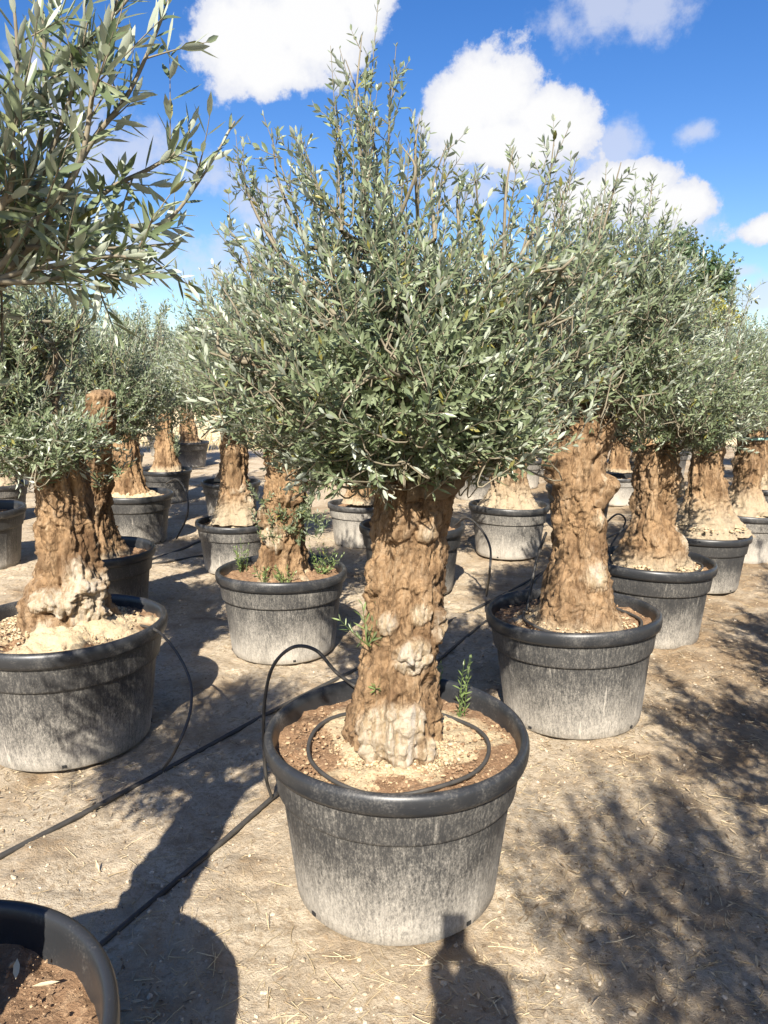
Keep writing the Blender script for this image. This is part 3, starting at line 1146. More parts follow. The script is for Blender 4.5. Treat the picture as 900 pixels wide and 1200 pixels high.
def near_boughs():
    """the boughs that hang into view: every leaf is its own piece"""
    rg = np.random.default_rng(77)
    # (pixel path, distance ahead start/end, leaf pairs)
    paths = [([(-30, 352), (60, 300), (120, 265), (190, 262), (238, 205), (275, 142)], (1.08, 1.20), 17),
             ([(60, 300), (120, 228), (178, 196), (215, 170), (224, 140)], (1.13, 1.18), 11),
             ([(-30, 340), (40, 285), (105, 170), (150, 110), (190, 20), (205, -30)], (1.05, 1.12), 20),
             ([(-20, 330), (30, 270), (90, 200), (110, 100), (125, 40), (150, -40)], (1.02, 1.05), 18),
             ([(10, 280), (44, 180), (52, 90), (48, 0), (46, -40)], (1.10, 1.10), 9),
             ([(-10, 260), (15, 150), (20, 60), (12, -30)], (1.00, 1.00), 13),
             ([(30, 290), (80, 290), (150, 290), (205, 285)], (1.05, 1.10), 9),
             ([(0, 330), (50, 330), (100, 318), (148, 330)], (1.00, 1.04), 8),
             ([(-20, 250), (10, 235), (30, 215), (40, 200)], (1.0, 1.0), 5),
             ([(-30, 300), (30, 240), (70, 150), (95, 60), (100, -30)], (1.06, 1.08), 13),
             ([(-30, 200), (40, 120), (90, 60), (140, 10), (170, -30)], (1.06, 1.1), 12),
             ([(-30, 345), (20, 320), (70, 310), (130, 300), (170, 305)], (1.0, 1.04), 9)]
    lm = []
    for k in range(3):
        b = MB()
        V, Fc, kk = leaf_geo(np.zeros((1, 3)), np.array([[0, 1.0, 0]]), np.array([[0, 0, 1.0]]), np.array([1.0]), np.array([0.185 + 0.015 * k]), 0, rg)
        b.add(V, Fc, rnd=0.2 + 0.25 * k)
        lm.append(b.mesh('leaf', M['olive_leaf']))
    extra = MB()
    count = 0
    for path, (y0, y1), pairs in paths:
        pts = [at_y(px, py, y0 + (y1 - y0) * i / (len(path) - 1)) - np.array((S[0], S[1], 0)) for i, (px, py) in enumerate(path)]
        # tie the bough back into the crown
        root_p = np.array((-0.12, 0.0, 1.50))
        full = [root_p, (root_p + pts[0]) / 2 + np.array((0.0, 0, -0.02))] + pts if path[0][0] < 0 else pts
        mb = MB()
        tube_one(mb, full, 0.0068 if path[0][0] < 0 else 0.0042, 40, 6, 0.0014)
        bough = mb.build('bough', M['twig'], treeS)
        P = spline(pts, 160)
        for i in range(pairs):
            u = 0.10 + 0.89 * (i + 0.5) / pairs
            q = P[min(159, int(u * 159))]
            tan = nrm(P[min(159, int(u * 159) + 3)] - P[max(0, int(u * 159) - 3)])
            ph = (i % 2) * math.pi / 2 + rg.normal(0, 0.4)
            a = nrm(np.cross(tan, np.array((0.2, 0.9, 0.3))))
            bb = np.cross(tan, a)
            sd_ = a * math.cos(ph) + bb * math.sin(ph)
            for sgn in (1, -1):
                if rg.random() < 0.06:
                    continue
                ang = R(rg.uniform(30, 62)) * (1 - 0.4 * u ** 3)
                d = nrm(tan * math.cos(ang) + sgn * sd_ * math.sin(ang) + rg.normal(0, 0.12, 3))
                nn = nrm(tan * math.sin(ang) - sgn * sd_ * math.cos(ang) + rg.normal(0, 0.35, 3) + np.array((0, -0.25, 0.3)))
                side = nrm(np.cross(d, nn))
                nn = np.cross(side, d)
                sz = rg.uniform(0.036, 0.056) * (1 - 0.35 * u ** 4)
                o = place('leaf', lm[count % 3], bough)
                mtx = np.eye(4)
                mtx[:3, 0], mtx[:3, 1], mtx[:3, 2], mtx[:3, 3] = side * sz, d * sz, nn * sz, q
                from mathutils import Matrix
                o.matrix_local = Matrix(mtx.tolist())
                count += 1
        # short side shoots fill the bough out
        n = 6
        uu = rg.uniform(0.12, 0.75, n)
        b = P[(uu * 159).astype(int)]
        d = nrm(np.array([nrm(P[min(159, int(x * 159) + 4)] - P[int(x * 159)]) for x in uu]) * 0.6 + rg.normal(0, 0.5, (n, 3)))
        mb2, mb3 = MB(), MB()
        shoots(rg, b, d, rg.uniform(0.06, 0.13, n), 5, 0.050, 0.0105, 0, mb2, mb3, r0=0.0016)
        mb2.build('foliage', M['olive_leaf'], bough, kind='stuff')
        mb3.build('twigs', M['twig'], bough, kind='stuff')


near_boughs()

# --- B, C, D, E: the row going away behind A
B = np.array((0.93, 3.46))
make_pot(B, 2.0, 'black pot of the olive whose trunk flares into a wide foot, hose round the soil', 0.03, 1, (13, 0.05, 0.20, 0.462, 0.22), POTS, 1.0, (R(-1.5), R(1.5)))
trB = trunk_mesh(14, [(0.42, 0.0, 0, 0.215), (0.52, 0.0, 0, 0.185), (0.62, 0.0, 0, 0.160), (0.75, 0.0, 0, 0.140), (0.9, -0.005, 0, 0.130), (1.05, -0.01, 0, 0.126), (1.18, -0.01, 0, 0.130),
                      (1.3, 0.0, 0, 0.125), (1.42, 0.02, 0, 0.115)],
                 [(1.20, -75, 0.07, 0.070, 0.35), (1.15, 52, 0.075, 0.035, 0.5), (0.98, 35, 0.05, 0.020, 0.5), (0.80, -80, 0.07, -0.035, 0), (0.90, -35, 0.05, -0.02, 0), (0.72, 20, 0.09, 0.02, 0.7),
                  (0.62, -30, 0.10, 0.02, 0.1), (1.30, 10, 0.05, 0.02, 0.2)],
                 nu=150, nv=190, rough=0.9, flare=0.03, lobes=4, dust_h=0.16,
                 stubs=[((-0.04, -0.04, 1.12), (-0.185, -0.07, 1.27), 0.075, 0.058), ((0.05, -0.05, 1.06), (0.125, -0.09, 1.17), 0.060, 0.036)])
rgb = np.random.default_rng(3)
YB = 3.46
ellB = [(rel(690, 385, YB, B), (0.50, 0.48, 0.34), 3.0), (rel(740, 440, YB - .1, B), (0.34, 0.36, 0.18), 1.2), (rel(640, 430, YB, B), (0.30, 0.4, 0.20), 1.0), (rel(700, 320, YB, B), (0.36, 0.36, 0.28), 1.3),
        (rel(770, 370, YB, B), (0.24, 0.30, 0.25), 0.7)]
leadB = [(rel(x0, y0, YB + d, B), rel(x1, y1, YB + d, B)) for x0, y0, x1, y1, d in (
    (700, 320, 705, 225, 0), (730, 320, 740, 232, 0.1), (660, 320, 655, 215, 0), (760, 330, 782, 270, -0.1), (680, 320, 686, 245, 0.1), (720, 330, 760, 245, 0), (640, 330, 628, 240, 0), (745, 300, 765, 215, 0.1))]
crB = Crown(41, (0.02, 0, 1.38), ellB, 900, leadB, n_limb=7, lod=1, leaf=(0.053, 0.0135), top_r=0.07, n_branch=70, pairs=11)
treeB = make_tree(B, 'olive with knobbly twisted trunk flaring into a wide foot, limb reaching sideways', trB, crB)

C = np.array((1.71, 4.62))
make_pot(C, 0.9, 'black pot of the short olive with hollowed knobbly trunk and roots over the soil', -0.02, 2, (14, 0.06, 0.22, 0.455, 0.24), POTS, 0.96)
trC = trunk_mesh(19, [(0.42, -0.05, 0, 0.235), (0.52, -0.04, 0, 0.19), (0.64, -0.02, 0, 0.155), (0.78, 0.01, 0, 0.135), (0.92, 0.03, 0, 0.135), (1.05, 0.05, 0, 0.13), (1.2, 0.05, 0, 0.11)],
                 [(0.98, 25, 0.075, 0.035, 0.7), (0.80, 45, 0.07, 0.035, 0.4), (0.78, -20, 0.09, -0.05, 0), (0.66, -60, 0.09, 0.03, 0.3), (0.90, -55, 0.07, -0.03, 0), (0.62, 25, 0.08, 0.03, 0.8), (1.08, -40, 0.06, 0.02, 0.2)],
                 nu=130, nv=130, rough=1.15, flare=0.05, lobes=4, dust_h=0.26)
treeC = make_tree(C, 'short olive with hollowed knobbly trunk and roots spreading over the soil', trC, GEN[1], 1.0, scale=0.97)

D = np.array((2.56, 5.80))
make_pot(D, 0.2, 'black pot with clean band heaped with sand round a broad cone shaped trunk', -0.12, 0, (15, 0.09, 0.25, 0.462, 0.34), POTS, 0.84)
trD = trunk_mesh(23, [(0.42, 0, 0, 0.27), (0.55, 0, 0, 0.205), (0.7, 0.0, 0, 0.15), (0.85, 0.01, 0, 0.125), (1.0, 0.02, 0, 0.11), (1.25, 0.02, 0, 0.105)],
                 [(1.06, 0, 0.07, 0.03, 0.5), (0.8, -40, 0.08, 0.03, 0.3), (0.72, 30, 0.09, 0.025, 0.5), (0.9, 50, 0.06, -0.03, 0)], nu=110, nv=110, rough=1.0, flare=0.05, lobes=6, dust_h=0.52)
treeD = make_tree(D, 'olive with broad cone shaped trunk rising from heaped pale sand', trD, GEN[2], 2.2, scale=0.98)

EE = np.array((3.34, 6.75))
make_pot(EE, 0.7, 'grey dusty pot of the olive with green tape round its trunk', 0.28, 1, (16, 0.08, 0.22, 0.462, 0.32), POTS, 0.84)
trE = trunk_mesh(29, [(0.42, 0, 0, 0.23), (0.55, -0.01, 0, 0.17), (0.7, -0.03, 0, 0.125), (0.9, -0.05, 0, 0.11), (1.1, -0.05, 0, 0.105), (1.3, -0.04, 0, 0.10)],
                 [(0.9, 20, 0.07, 0.03, 0.4), (1.1, -20, 0.06, 0.03, 0.3)], nu=90, nv=90, rough=1.0, flare=0.05, lobes=5, dust_h=0.45)
treeE = make_tree(EE, 'olive with pale green tape tied round its upper trunk', trE, GEN[3], 4.0, scale=1.0)
mb = MB()
ta = np.linspace(0, 2 * np.pi, 41)
zt = at_y(862, 515, 6.6)[2]
ring = np.stack([-0.05 + 0.137 * np.cos(ta), 0.137 * np.sin(ta), np.full(41, zt)], -1)
V = np.concatenate([ring - (0, 0, .011), ring + (0, 0, .011), ring * (0.985, 0.985, 1) + (0, 0, .011), ring * (0.985, 0.985, 1) - (0, 0, .011)])
mb.add(V, grid_faces(41, 4))
mb.build('tape', M['green_tape'], treeE)

# --- F, G and the rows to the left
Fp = np.array((-1.44, 3.20))
make_pot(Fp, 0.0, 'large black ribbed pot of the olive with rounded root lumps in heaped sand', 0.0, 2, (17, 0.10, 0.26, 0.470, 0.30), POTS, 1.06)
trF = trunk_mesh(37, [(0.44, 0.03, 0, 0.235), (0.55, 0.03, 0, 0.19), (0.66, 0.035, 0, 0.158), (0.78, 0.035, 0, 0.130), (0.9, 0.04, 0, 0.118), (1.05, 0.04, 0, 0.112), (1.2, 0.04, 0, 0.108), (1.32, 0.03, 0, 0.10)],
                 [(0.68, 8, 0.075, 0.050, 0.95), (0.70, -18, 0.06, 0.03, 0.75), (0.64, 52, 0.11, 0.055, 0.95), (0.76, 36, 0.09, 0.03, 0.7), (0.74, 75, 0.09, 0.03, 0.5), (0.60, 28, 0.06, -0.035, 0), (0.66, -60, 0.12, 0.03, 0.2),
                  (1.0, -30, 0.09, 0.02, 0), (0.56, -10, 0.07, 0.03, 0.5)],
                 nu=160, nv=170, rough=0.85, flare=0.05, lobes=6, dust_h=0.17)
YF = 3.2
ellF = [(rel(-20, 455, YF, Fp), (0.34, 0.44, 0.32), 3.0), (rel(50, 375, YF, Fp), (0.18, 0.3, 0.12), 0.5), (rel(-30, 400, YF, Fp), (0.30, 0.35, 0.22), 1.0), (rel(52, 522, YF - 0.12, Fp), (0.25, 0.26, 0.11), 1.3)]
leadF = [(rel(x0, 390, YF, Fp), rel(x1, y1, YF, Fp)) for x0, x1, y1 in ((40, 42, 325), (85, 92, 328), (10, 4, 330), (60, 66, 340))]
crF = Crown(51, (0.0, 0, 1.28), ellF, 860, leadF, n_limb=7, lod=1, leaf=(0.050, 0.0125), top_r=0.07, n_branch=70, pairs=11)
treeF = make_tree(Fp, 'olive with rounded root lumps above heaped sand, dense low crown', trF, crF)

G = np.array((-1.98, 5.0))
make_pot(G, 0.5, 'black pot tucked between the sandy root lump olive and the mounded pot', -0.1, 0, (18, 0.03, 0.16, 0.45, 0.1), POTS, 0.92)
trG = trunk_mesh(43, [(0.42, 0, 0, 0.19), (0.55, 0, 0, 0.15), (0.75, 0, -0.03, 0.12), (1.0, 0.07, -0.12, 0.105), (1.25, 0.15, -0.30, 0.105), (1.45, 0.24, -0.45, 0.105), (1.62, 0.30, -0.52, 0.085)],
                 [(1.4, 0, 0.08, 0.03, 0.1), (0.8, 20, 0.07, 0.03, 0.4), (0.56, 10, 0.06, 0.03, 0.7)], nu=100, nv=130, rough=1.2, flare=0.04, lobes=4, dust_h=0.1)
treeG = make_tree(G, 'olive with tall bare reddish stub of trunk standing above its foliage', trG, GEN[0], 0.0, scale=0.92, shift=(-0.05, 0.25, 0.06))

K = np.array((-0.62, 4.37))
make_pot(K, 1.6, 'dusty pot with leafy green sprouts growing up over its rim', 0.12, 1, (19, 0.06, 0.20, 0.462, 0.18), POTS, 0.96)
trK = trunk_mesh(47, [(0.42, 0.0, 0, 0.165), (0.54, 0.0, 0, 0.145), (0.65, 0.01, 0, 0.120), (0.8, 0.02, 0, 0.112), (1.0, 0.03, 0, 0.12), (1.2, 0.03, 0, 0.11)],
                 [(0.95, 20, 0.08, 0.04, 0.3), (0.72, -30, 0.07, 0.03, 0.7), (0.85, -60, 0.06, 0.03, 0.4)], nu=110, nv=120, rough=1.2, flare=0.02, lobes=4, dust_h=0.10)
YK = 4.37
ellK = [(rel(330, 425, YK, K), (0.52, 0.5, 0.34), 3.0), (rel(275, 440, YK, K), (0.34, 0.36, 0.22), 1.2), (rel(300, 380, YK, K), (0.42, 0.4, 0.26), 1.0), (rel(340, 500, YK - 0.1, K), (0.36, 0.34, 0.12), 0.8)]
leadK = [(rel(x0, 380, YK, K), rel(x1, y1, YK, K)) for x0, x1, y1 in ((280, 270, 310), (310, 300, 290), (255, 240, 330), (340, 345, 290))]
crK = Crown(61, (0.03, 0, 1.16), ellK, 860, leadK, n_limb=7, lod=1, leaf=(0.053, 0.0135), top_r=0.06, n_branch=66, pairs=11)
treeK = make_tree(K, 'olive with suckers sprouting all over its short gnarled trunk', trK, crK)

Lp = np.array((-1.30, 6.35))
make_pot(Lp, 0.3, 'pot with knobbly two stemmed olive on a sand mound, behind the sprouting pot', 0.10, 2, (20, 0.08, 0.22, 0.462, 0.30), POTS, 0.82)
trL = trunk_mesh(53, [(0.42, 0, 0, 0.22), (0.55, 0, 0, 0.16), (0.7, 0, 0, 0.125), (0.85, 0.02, 0, 0.10), (1.0, 0.05, 0, 0.10), (1.2, 0.08, 0, 0.09)],
                 [(0.62, 0, 0.08, 0.04, 0.6), (0.75, -40, 0.06, 0.03, 0.6), (0.6, 60, 0.07, 0.03, 0.5)], nu=90, nv=90, rough=1.2, flare=0.04, lobes=5, dust_h=0.4,
                 stubs=[((-0.04, -0.02, 0.66), (-0.14, -0.04, 1.12), 0.085, 0.06)])
treeL = make_tree(Lp, 'two stemmed knobbly olive standing on a sand mound', trL, GEN[3], 1.3, scale=0.95, shift=(0, 0, 0.14))

Np = np.array((0.22, 5.72))
make_pot(Np, 0.0, 'shaded black pot standing behind the stump with the pale burl', -0.10, 0, (1, 0.03, 0.2, 0.455, 0.18), POTS)
trN = trunk_mesh(59, [(0.42, 0, 0, 0.16), (0.55, 0, 0, 0.115), (0.9, 0.02, 0, 0.095), (1.1, 0.0, 0, 0.10), (1.32, 0, 0, 0.09)], [(0.8, 0, 0.06, 0.025, 0.4), (1.05, -50, 0.06, 0.03, 0.2)], nu=80, nv=90, rough=1.0, flare=0.02)
treeN = make_tree(Np, 'olive mostly hidden behind the stump with the pale burl', trN, GEN[0], 0.6)

O = np.array((1.19, 6.95))
make_pot(O, 0.8, 'pale dusty pot with sandy soil, seen past the flared trunk', 0.22, 1, (15, 0.09, 0.25, 0.462, 0.34), POTS, 0.92)
treeO = make_tree(O, 'olive on a sandy cone in the pale dusty pot past the flared trunk', trD, GEN[1], 5.0)

W = np.array((-0.24, 7.40))
make_pot(W, 0.5, 'very pale dusty pot between the sprouting pot and the burl stump', 0.45, 2, (1, 0.03, 0.2, 0.455, 0.18), POTS, 0.80)
treeW = make_tree(W, 'olive in the very pale dusty pot behind the sprouting one', trN, GEN[2], 3.6, scale=0.95)

H = np.array((-2.58, 7.50))
make_pot(H, 0.9, 'black pot heaped with a smooth mound of tan soil, hose looping from its rim', -0.03, 1, (21, 0.11, 0.24, 0.462, 0.36), POTS, 0.97)
trH = trunk_mesh(67, [(0.44, 0, 0, 0.16), (0.56, -0.01, 0, 0.125), (0.72, -0.03, 0, 0.115), (1.0, -0.05, 0, 0.11), (1.2, -0.02, 0, 0.10), (1.4, 0.04, 0, 0.085)],
                 [(1.1, 10, 0.08, 0.04, 0.2), (0.85, -20, 0.07, 0.03, 0.2)], nu=90, nv=100, rough=0.9, flare=0.03, dust_h=0.08, stubs=[((0.0, 0, 0.95), (0.17, -0.02, 1.5), 0.07, 0.045)])
treeH = make_tree(H, 'olive with forked trunk on a smooth tan soil mound', trH, GEN[2], 0.4, scale=1.14)

I_ = np.array((-3.02, 10.2))
make_pot(I_, 0.0, 'black pot with straw coloured soil, between the tan mound pot and the farthest pot', -0.05, 0, (15, 0.09, 0.25, 0.462, 0.34), POTS, 0.84)
treeI = make_tree(I_, 'olive with slim upright trunk between the forked olive and the farthest one', trN, GEN[1], 2.0, scale=1.15)
J = np.array((-3.85, 14.6))
make_pot(J, 0.0, 'farthest black pot at the end of the aisle below the earth bank', 0.0, 1, (1, 0.03, 0.2, 0.455, 0.18), POTS, 0.94)
treeJ = make_tree(J, 'olive with slim trunk in the farthest pot below the earth bank', trN, GEN[3], 2.6, scale=1.3)

Mm = np.array((-1.86, 8.9))
make_pot(Mm, 0.0, 'pot half hidden behind the two stemmed olive', 0.1, 2, (1, 0.03, 0.2, 0.455, 0.18), POTS, 0.85)
treeM = make_tree(Mm, 'olive standing right behind the two stemmed olive', trH, GEN[0], 4.4, scale=1.0, shift=(0, 0, 0.2))

Rr = np.array((-3.62, 6.45))
make_pot(Rr, 0.0, 'black pot standing beyond the pot tucked behind the root lump olive', -0.08, 0, (1, 0.03, 0.2, 0.455, 0.18), POTS, 1.0)
treeR = make_tree(Rr, 'olive beyond the tall reddish stub, in the row of the forked olive', trN, GEN[1], 0.9, scale=1.1)

Pp = np.array((3.16, 9.95))
make_pot(Pp, 0.0, 'pale dusty pot seen between the flared trunk and the hollowed trunk', 0.40, 1, (1, 0.03, 0.2, 0.455, 0.18), POTS, 0.72)
treeP = make_tree(Pp, 'olive with reddish trunk seen between the flared and the hollowed trunks', trH, GEN[3], 1.9, scale=1.0)
Q = np.array((2.20, 8.25))
make_pot(Q, 0.0, 'dark shaded pot just behind the flared trunk', -0.15, 2, (1, 0.03, 0.2, 0.455, 0.18), POTS, 0.90)
treeQ = make_tree(Q, 'olive right behind the flared trunk in the dark shaded pot', trN, GEN[2], 5.2, scale=1.0)
T = np.array((4.30, 8.25))
make_pot(T, 0.0, 'pot next along the row after the olive with green tape', 0.0, 0, (15, 0.09, 0.25, 0.462, 0.34), POTS, 0.9)
treeT = make_tree(T, 'olive next along the row after the one with green tape', trE, GEN[0], 0.7, scale=1.0)

# back rows: only their place tells these apart
BACK = [(0.45, 9.1), (1.3, 10.4), (2.15, 11.6), (-0.3, 11.2), (-1.2, 12.3), (0.6, 13.0), (4.0, 11.4), (5.2, 9.6), (6.1, 11.2), (5.0, 13.0), (3.0, 13.4), (-4.6, 8.7), (-5.4, 11.2), (-6.6, 13.6),
        (-4.4, 12.4), (-5.9, 9.6), (-7.4, 12.0), (1.8, 14.6), (-6.2, 16.2), (-8.0, 15.0), (7.0, 13.4), (4.2, 15.4), (6.4, 16.0), (-5.0, 16.8)]
rgk = np.random.default_rng(5)
for k, (x, y) in enumerate(BACK):
    make_pot((x, y), rgk.uniform(0, 6), 'black pot in the far back rows', rgk.uniform(-0.1, 0.3), k % 3, (1, 0.03, 0.2, 0.455, 0.18), 'pots in the far back rows', 0.85)
    make_tree((x, y), 'olive tree in the far back rows', (trN, trH, trE)[k % 3], GEN[(k * 3 + 1) % 4], rgk.uniform(0, 6.28), 'olive trees in the far back rows', scale=rgk.uniform(1.0, 1.18))

# trees of the next row on the shady side: they stand out of view and throw the dappled shade on the path
NEXT = [((1.62, 1.10), 0.3, SPARSE, 0.95), ((2.46, 2.36), 1.9, GEN[2], 0.95), ((3.36, 3.62), 3.0, GEN[1], 0.95)]
for k, (xy, rz, cr, sc) in enumerate(NEXT):
    make_pot(xy, rz, 'black pot in the next row across the shaded path', 0.0, k % 3, (1, 0.03, 0.2, 0.455, 0.18), 'pots across the shaded path')
    make_tree(xy, 'olive in the next row across the shaded path', (trN, trE, trN)[k], cr, rz, 'olives across the shaded path', scale=sc)


# a taller one behind the photographer shades the near end of the path
TB = np.array((0.70, -1.05))
make_pot(TB, 0.6, 'black pot of the tall olive standing behind the person', 0.0, 1, (1, 0.03, 0.2, 0.455, 0.18), POTS)
trT = trunk_mesh(73, [(0.42, 0, 0, 0.19), (0.6, 0, 0, 0.14), (1.0, 0.02, 0, 0.12), (1.5, 0.03, 0, 0.105), (2.0, 0, 0, 0.10)], [(0.9, 0, 0.07, 0.03, 0.4)], nu=80, nv=120, rough=1.0, flare=0.04)
make_tree(TB, 'tall olive with long trunk standing behind the person', trT, SPARSE, 4.1, shift=(0, 0, 0.72))


# --- broad-leaved trees beyond
def broad_tree(xy, zc, w, h, n, label, name, leafmat, leaf, seed, spread=(40, 85)):
    o = thing(name, (xy[0], xy[1], 0), 0, label, 'tree')
    tm = trunk_mesh(seed, [(-0.03, 0, 0, 0.10), (0.3, 0, 0, 0.075), (1.0, 0.03, 0, 0.06), (zc - h * 0.6, 0, 0, 0.05)], nu=28, nv=40, rough=0.3, dust_h=0.1)
    place('trunk', tm, o)
    rg = np.random.default_rng(seed)
    e = [((0, 0, zc), (w, w, h), 2.0)]
    for k in range(6):
        a = rg.uniform(0, 6.28)
        e.append(((math.cos(a) * w * 0.6, math.sin(a) * w * 0.6, zc + rg.uniform(-0.5, 0.6) * h), (w * 0.4, w * 0.4, h * 0.4), 1.0))
    e.append(((0.0, 0, zc + h * 0.85), (w * 0.35, w * 0.35, h * 0.4), 0.9))
    c = Crown(seed, (0, 0, zc - h * 0.55), e, n, (), n_limb=6, lod=1, leaf=leaf, top_r=0.05, pairs=6, leafmat=leafmat, upness=0.35, n_branch=50, spread=spread)
    c.attach(o)
    return o


bt = at_y(795, 345, 11.2)
broad_tree((bt[0], 11.2), bt[2], 0.78, 0.72, 520, 'taller broad leaved green tree rising above the olive crowns', 'broadleaf_tree', 'broad_leaf', (0.085, 0.05), 301)
bt = at_y(838, 378, 10.2)
broad_tree((bt[0], 10.2), bt[2], 0.34, 0.26, 150, 'small yellowing tree among the crowns beside the taller green tree', 'broadleaf_tree', 'yellow_leaf', (0.07, 0.032), 305)


# ------------------------------------------------------------------ sprouts, weeds and suckers
def sprout_mesh(seed, n, h, leaf, spread=0.5, pairs=8, leafmat='weed_leaf', name='stem_leaves', ang=(35, 70)):
    rg = np.random.default_rng(seed)
    l, t = MB(), MB()
    base = rg.normal(0, 0.012, (n, 3))
    base[:, 2] = -0.02
    d = nrm(np.stack([rg.normal(0, spread, n), rg.normal(0, spread, n), np.ones(n)], -1))
    shoots(rg, base, d, rg.uniform(0.6, 1.0, n) * h, pairs, leaf[0], leaf[1], 0, l, t, r0=0.0022, skip=0.05, spread=ang)
    return l.mesh('leaves', M[leafmat]), t.mesh('stem', M[leafmat])


def weed(loc, seed, n, h, leaf, label, spread=0.5, pairs=8, group=None, leafmat='weed_leaf', ang=(35, 70)):
    o = thing('weed', loc, 0, label, 'weed', group)
    l, t = sprout_mesh(seed, n, h, leaf, spread, pairs, leafmat, ang=ang)
    place('leaves', l, o)
    place('stem', t, o)
    return o


p = at_z(541, 840, 0.47)
weed((p[0], p[1], 0.470), 401, 3, 0.26, (0.030, 0.007), 'tall thin green weed standing in the soil beside the pale burl', 0.10, 13, ang=(30, 80))
p = at_z(508, 815, 0.47)
weed((p[0], p[1], 0.470), 402, 4, 0.15, (0.028, 0.007), 'low pale weed against the stump with the pale burl', 0.35, 7)
for k, (px, py, n, h, lab) in enumerate(((379, 668, 10, 0.20, 'bushy green sprout at the rim of the sprouting pot'), (283, 664, 8, 0.19, 'loose green sprout in the shadier half of the sprouting pot'),
                                         (336, 681, 6, 0.12, 'small pale sprout at the foot of the sucker covered trunk'), (308, 679, 5, 0.11, 'tiny sprig on the pale soil of the sprouting pot'))):
    q = at_z(px, py, 0.47)
    weed((q[0], q[1], 0.458), 410 + k, n, h, (0.036, 0.010), lab, 0.45, 7)
# suckers are part of their tree
def sucker(tree, xy, loc, seed, n, h, leaf=(0.04, 0.010), leafmat='olive_leaf', spread=0.6):
    l, t = sprout_mesh(seed, n, h, leaf, spread, 7, leafmat)
    s = place('sucker', t, tree)
    s.location = (loc[0] - xy[0], loc[1] - xy[1], loc[2])
    place('leaves', l, s)
    return s


sucker(treeA, A, at_y(433, 748, 2.12), 420, 5, 0.16, (0.042, 0.007), 'weed_leaf', 0.9)
sucker(treeA, A, at_y(437, 808, 2.10), 421, 2, 0.07, (0.03, 0.006), 'weed_leaf', 0.6)
rgq = np.random.default_rng(9)
for k in range(20):
    px, py = rgq.uniform(302, 378), rgq.uniform(545, 634)
    q = at_y(px, py, 4.26 + rgq.uniform(0, .05))
    s = sucker(treeK, K, q, 430 + k, 4, rgq.uniform(0.10, 0.19), (0.040, 0.010), 'olive_leaf', 0.8)
    s.rotation_euler = (0.5, 0, 0)
for k, (px, py) in enumerate(((182, 520), (186, 500), (180, 535))):
    sucker(treeI, I_, at_y(px, py, 10.05), 450 + k, 6, 0.35, (0.06, 0.014), 'olive_leaf', 0.5)
for k, (px, py) in enumerate(((128, 560), (138, 552), (120, 570), (112, 580))):
    sucker(treeG, G, at_y(px, py, 4.85), 460 + k, 5, 0.24, (0.05, 0.012), 'olive_leaf', 0.9)
for k, (px, py) in enumerate(((795, 592), (800, 575))):
    sucker(treeC, C, at_y(px, py, 4.55), 470 + k, 3, 0.2, (0.045, 0.010), 'olive_leaf', 0.8)

# ------------------------------------------------------------------ irrigation
def hose(name, pts, r, label, group=None, n=80, cat='hose', sides=8):
    mb = MB()
    base = np.array(pts[0], float)
    tube_one(mb, np.array(pts, float) - base * np.array((1, 1, 0)), r, n, sides)
    o = mb.build(name, M['hose_rubber'])
    o.location = (base[0], base[1], 0)
    return tag(o, label, cat, group)


def ground_line(p0, p1, r, label, wob=0.02, seed=1):
    p0, p1 = np.array(p0[:2]), np.array(p1[:2])
    rg = np.random.default_rng(seed)
    n = 14
    t = np.linspace(0, 1, n)
    xy = p0 + (p1 - p0) * t[:, None] + rg.normal(0, wob, (n, 2)) * np.array((1, 0.3))
    z = ground_z(xy[:, 0], xy[:, 1]) + r * 0.75
    hose('irrigation_pipe', np.column_stack([xy, z]), r, label, 'irrigation pipes along the rows', 220)


L1a, L1b = at_z(0, 1000), at_z(312, 838)
dv = (L1b - L1a)
ground_line(L1a - dv * 1.2, L1b + dv * 5, 0.0105, 'black pipe on the sand along the row of the root lump olive', 0.012, 2)
L2a, L2b = at_z(118, 1108), at_z(322, 936)
dv2 = L2b - L2a
ground_line(L2a - dv2 * 1.4, L2b + dv2 * 6.2, 0.0095, 'black pipe running behind the pot of the pale burl olive', 0.006, 3)
q0, q1 = at_z(185, 652), at_z(255, 628)
ground_line(q0 - (q1 - q0) * 2, q1 + (q1 - q0) * 2, 0.012, 'black pipe along the row of the tan mound pot', 0.01, 4)
q0, q1 = at_z(160, 662), at_z(250, 650)
ground_line(q0 - (q1 - q0) * 1.2, q1 + (q1 - q0) * 1.0, 0.010, 'black pipe crossing the aisle before the tan mound pot', 0.01, 6)

SOILH = 0.474


def ring_pts(c, r, a0, a1, z, n=26, sq=1.0, seed=0):
    rg = np.random.default_rng(seed)
    a = np.linspace(R(a0), R(a1), n)
    rr = r * (1 + 0.025 * np.sin(3 * a + seed))
    return np.stack([c[0] + rr * np.cos(a), c[1] + rr * sq * np.sin(a), z + 0.004 * np.sin(5 * a + seed)], -1)


# hose of A: up from the ground pipe, over the rim and round the stump
hA = [at_z(318, 938) + (0, 0, 0.015), at_y(311, 905, 2.62), at_y(309, 838, 2.60), at_y(318, 785, 2.58), at_y(342, 759, 2.57), at_y(370, 762, 2.56), at_y(394, 788, 2.54)]
end = ring_pts(A + (0.0, -0.03), 0.285, 112, 430, SOILH, 30, 0.98, 1)
pa = np.array((A[0] - 0.12, A[1] + 0.315, 0.50))
hose('drip_hose', np.vstack([hA, [pa], end]), 0.0066, 'thin black hose looping up from the pipe and round the pale burl stump', 'drip hoses', 260)
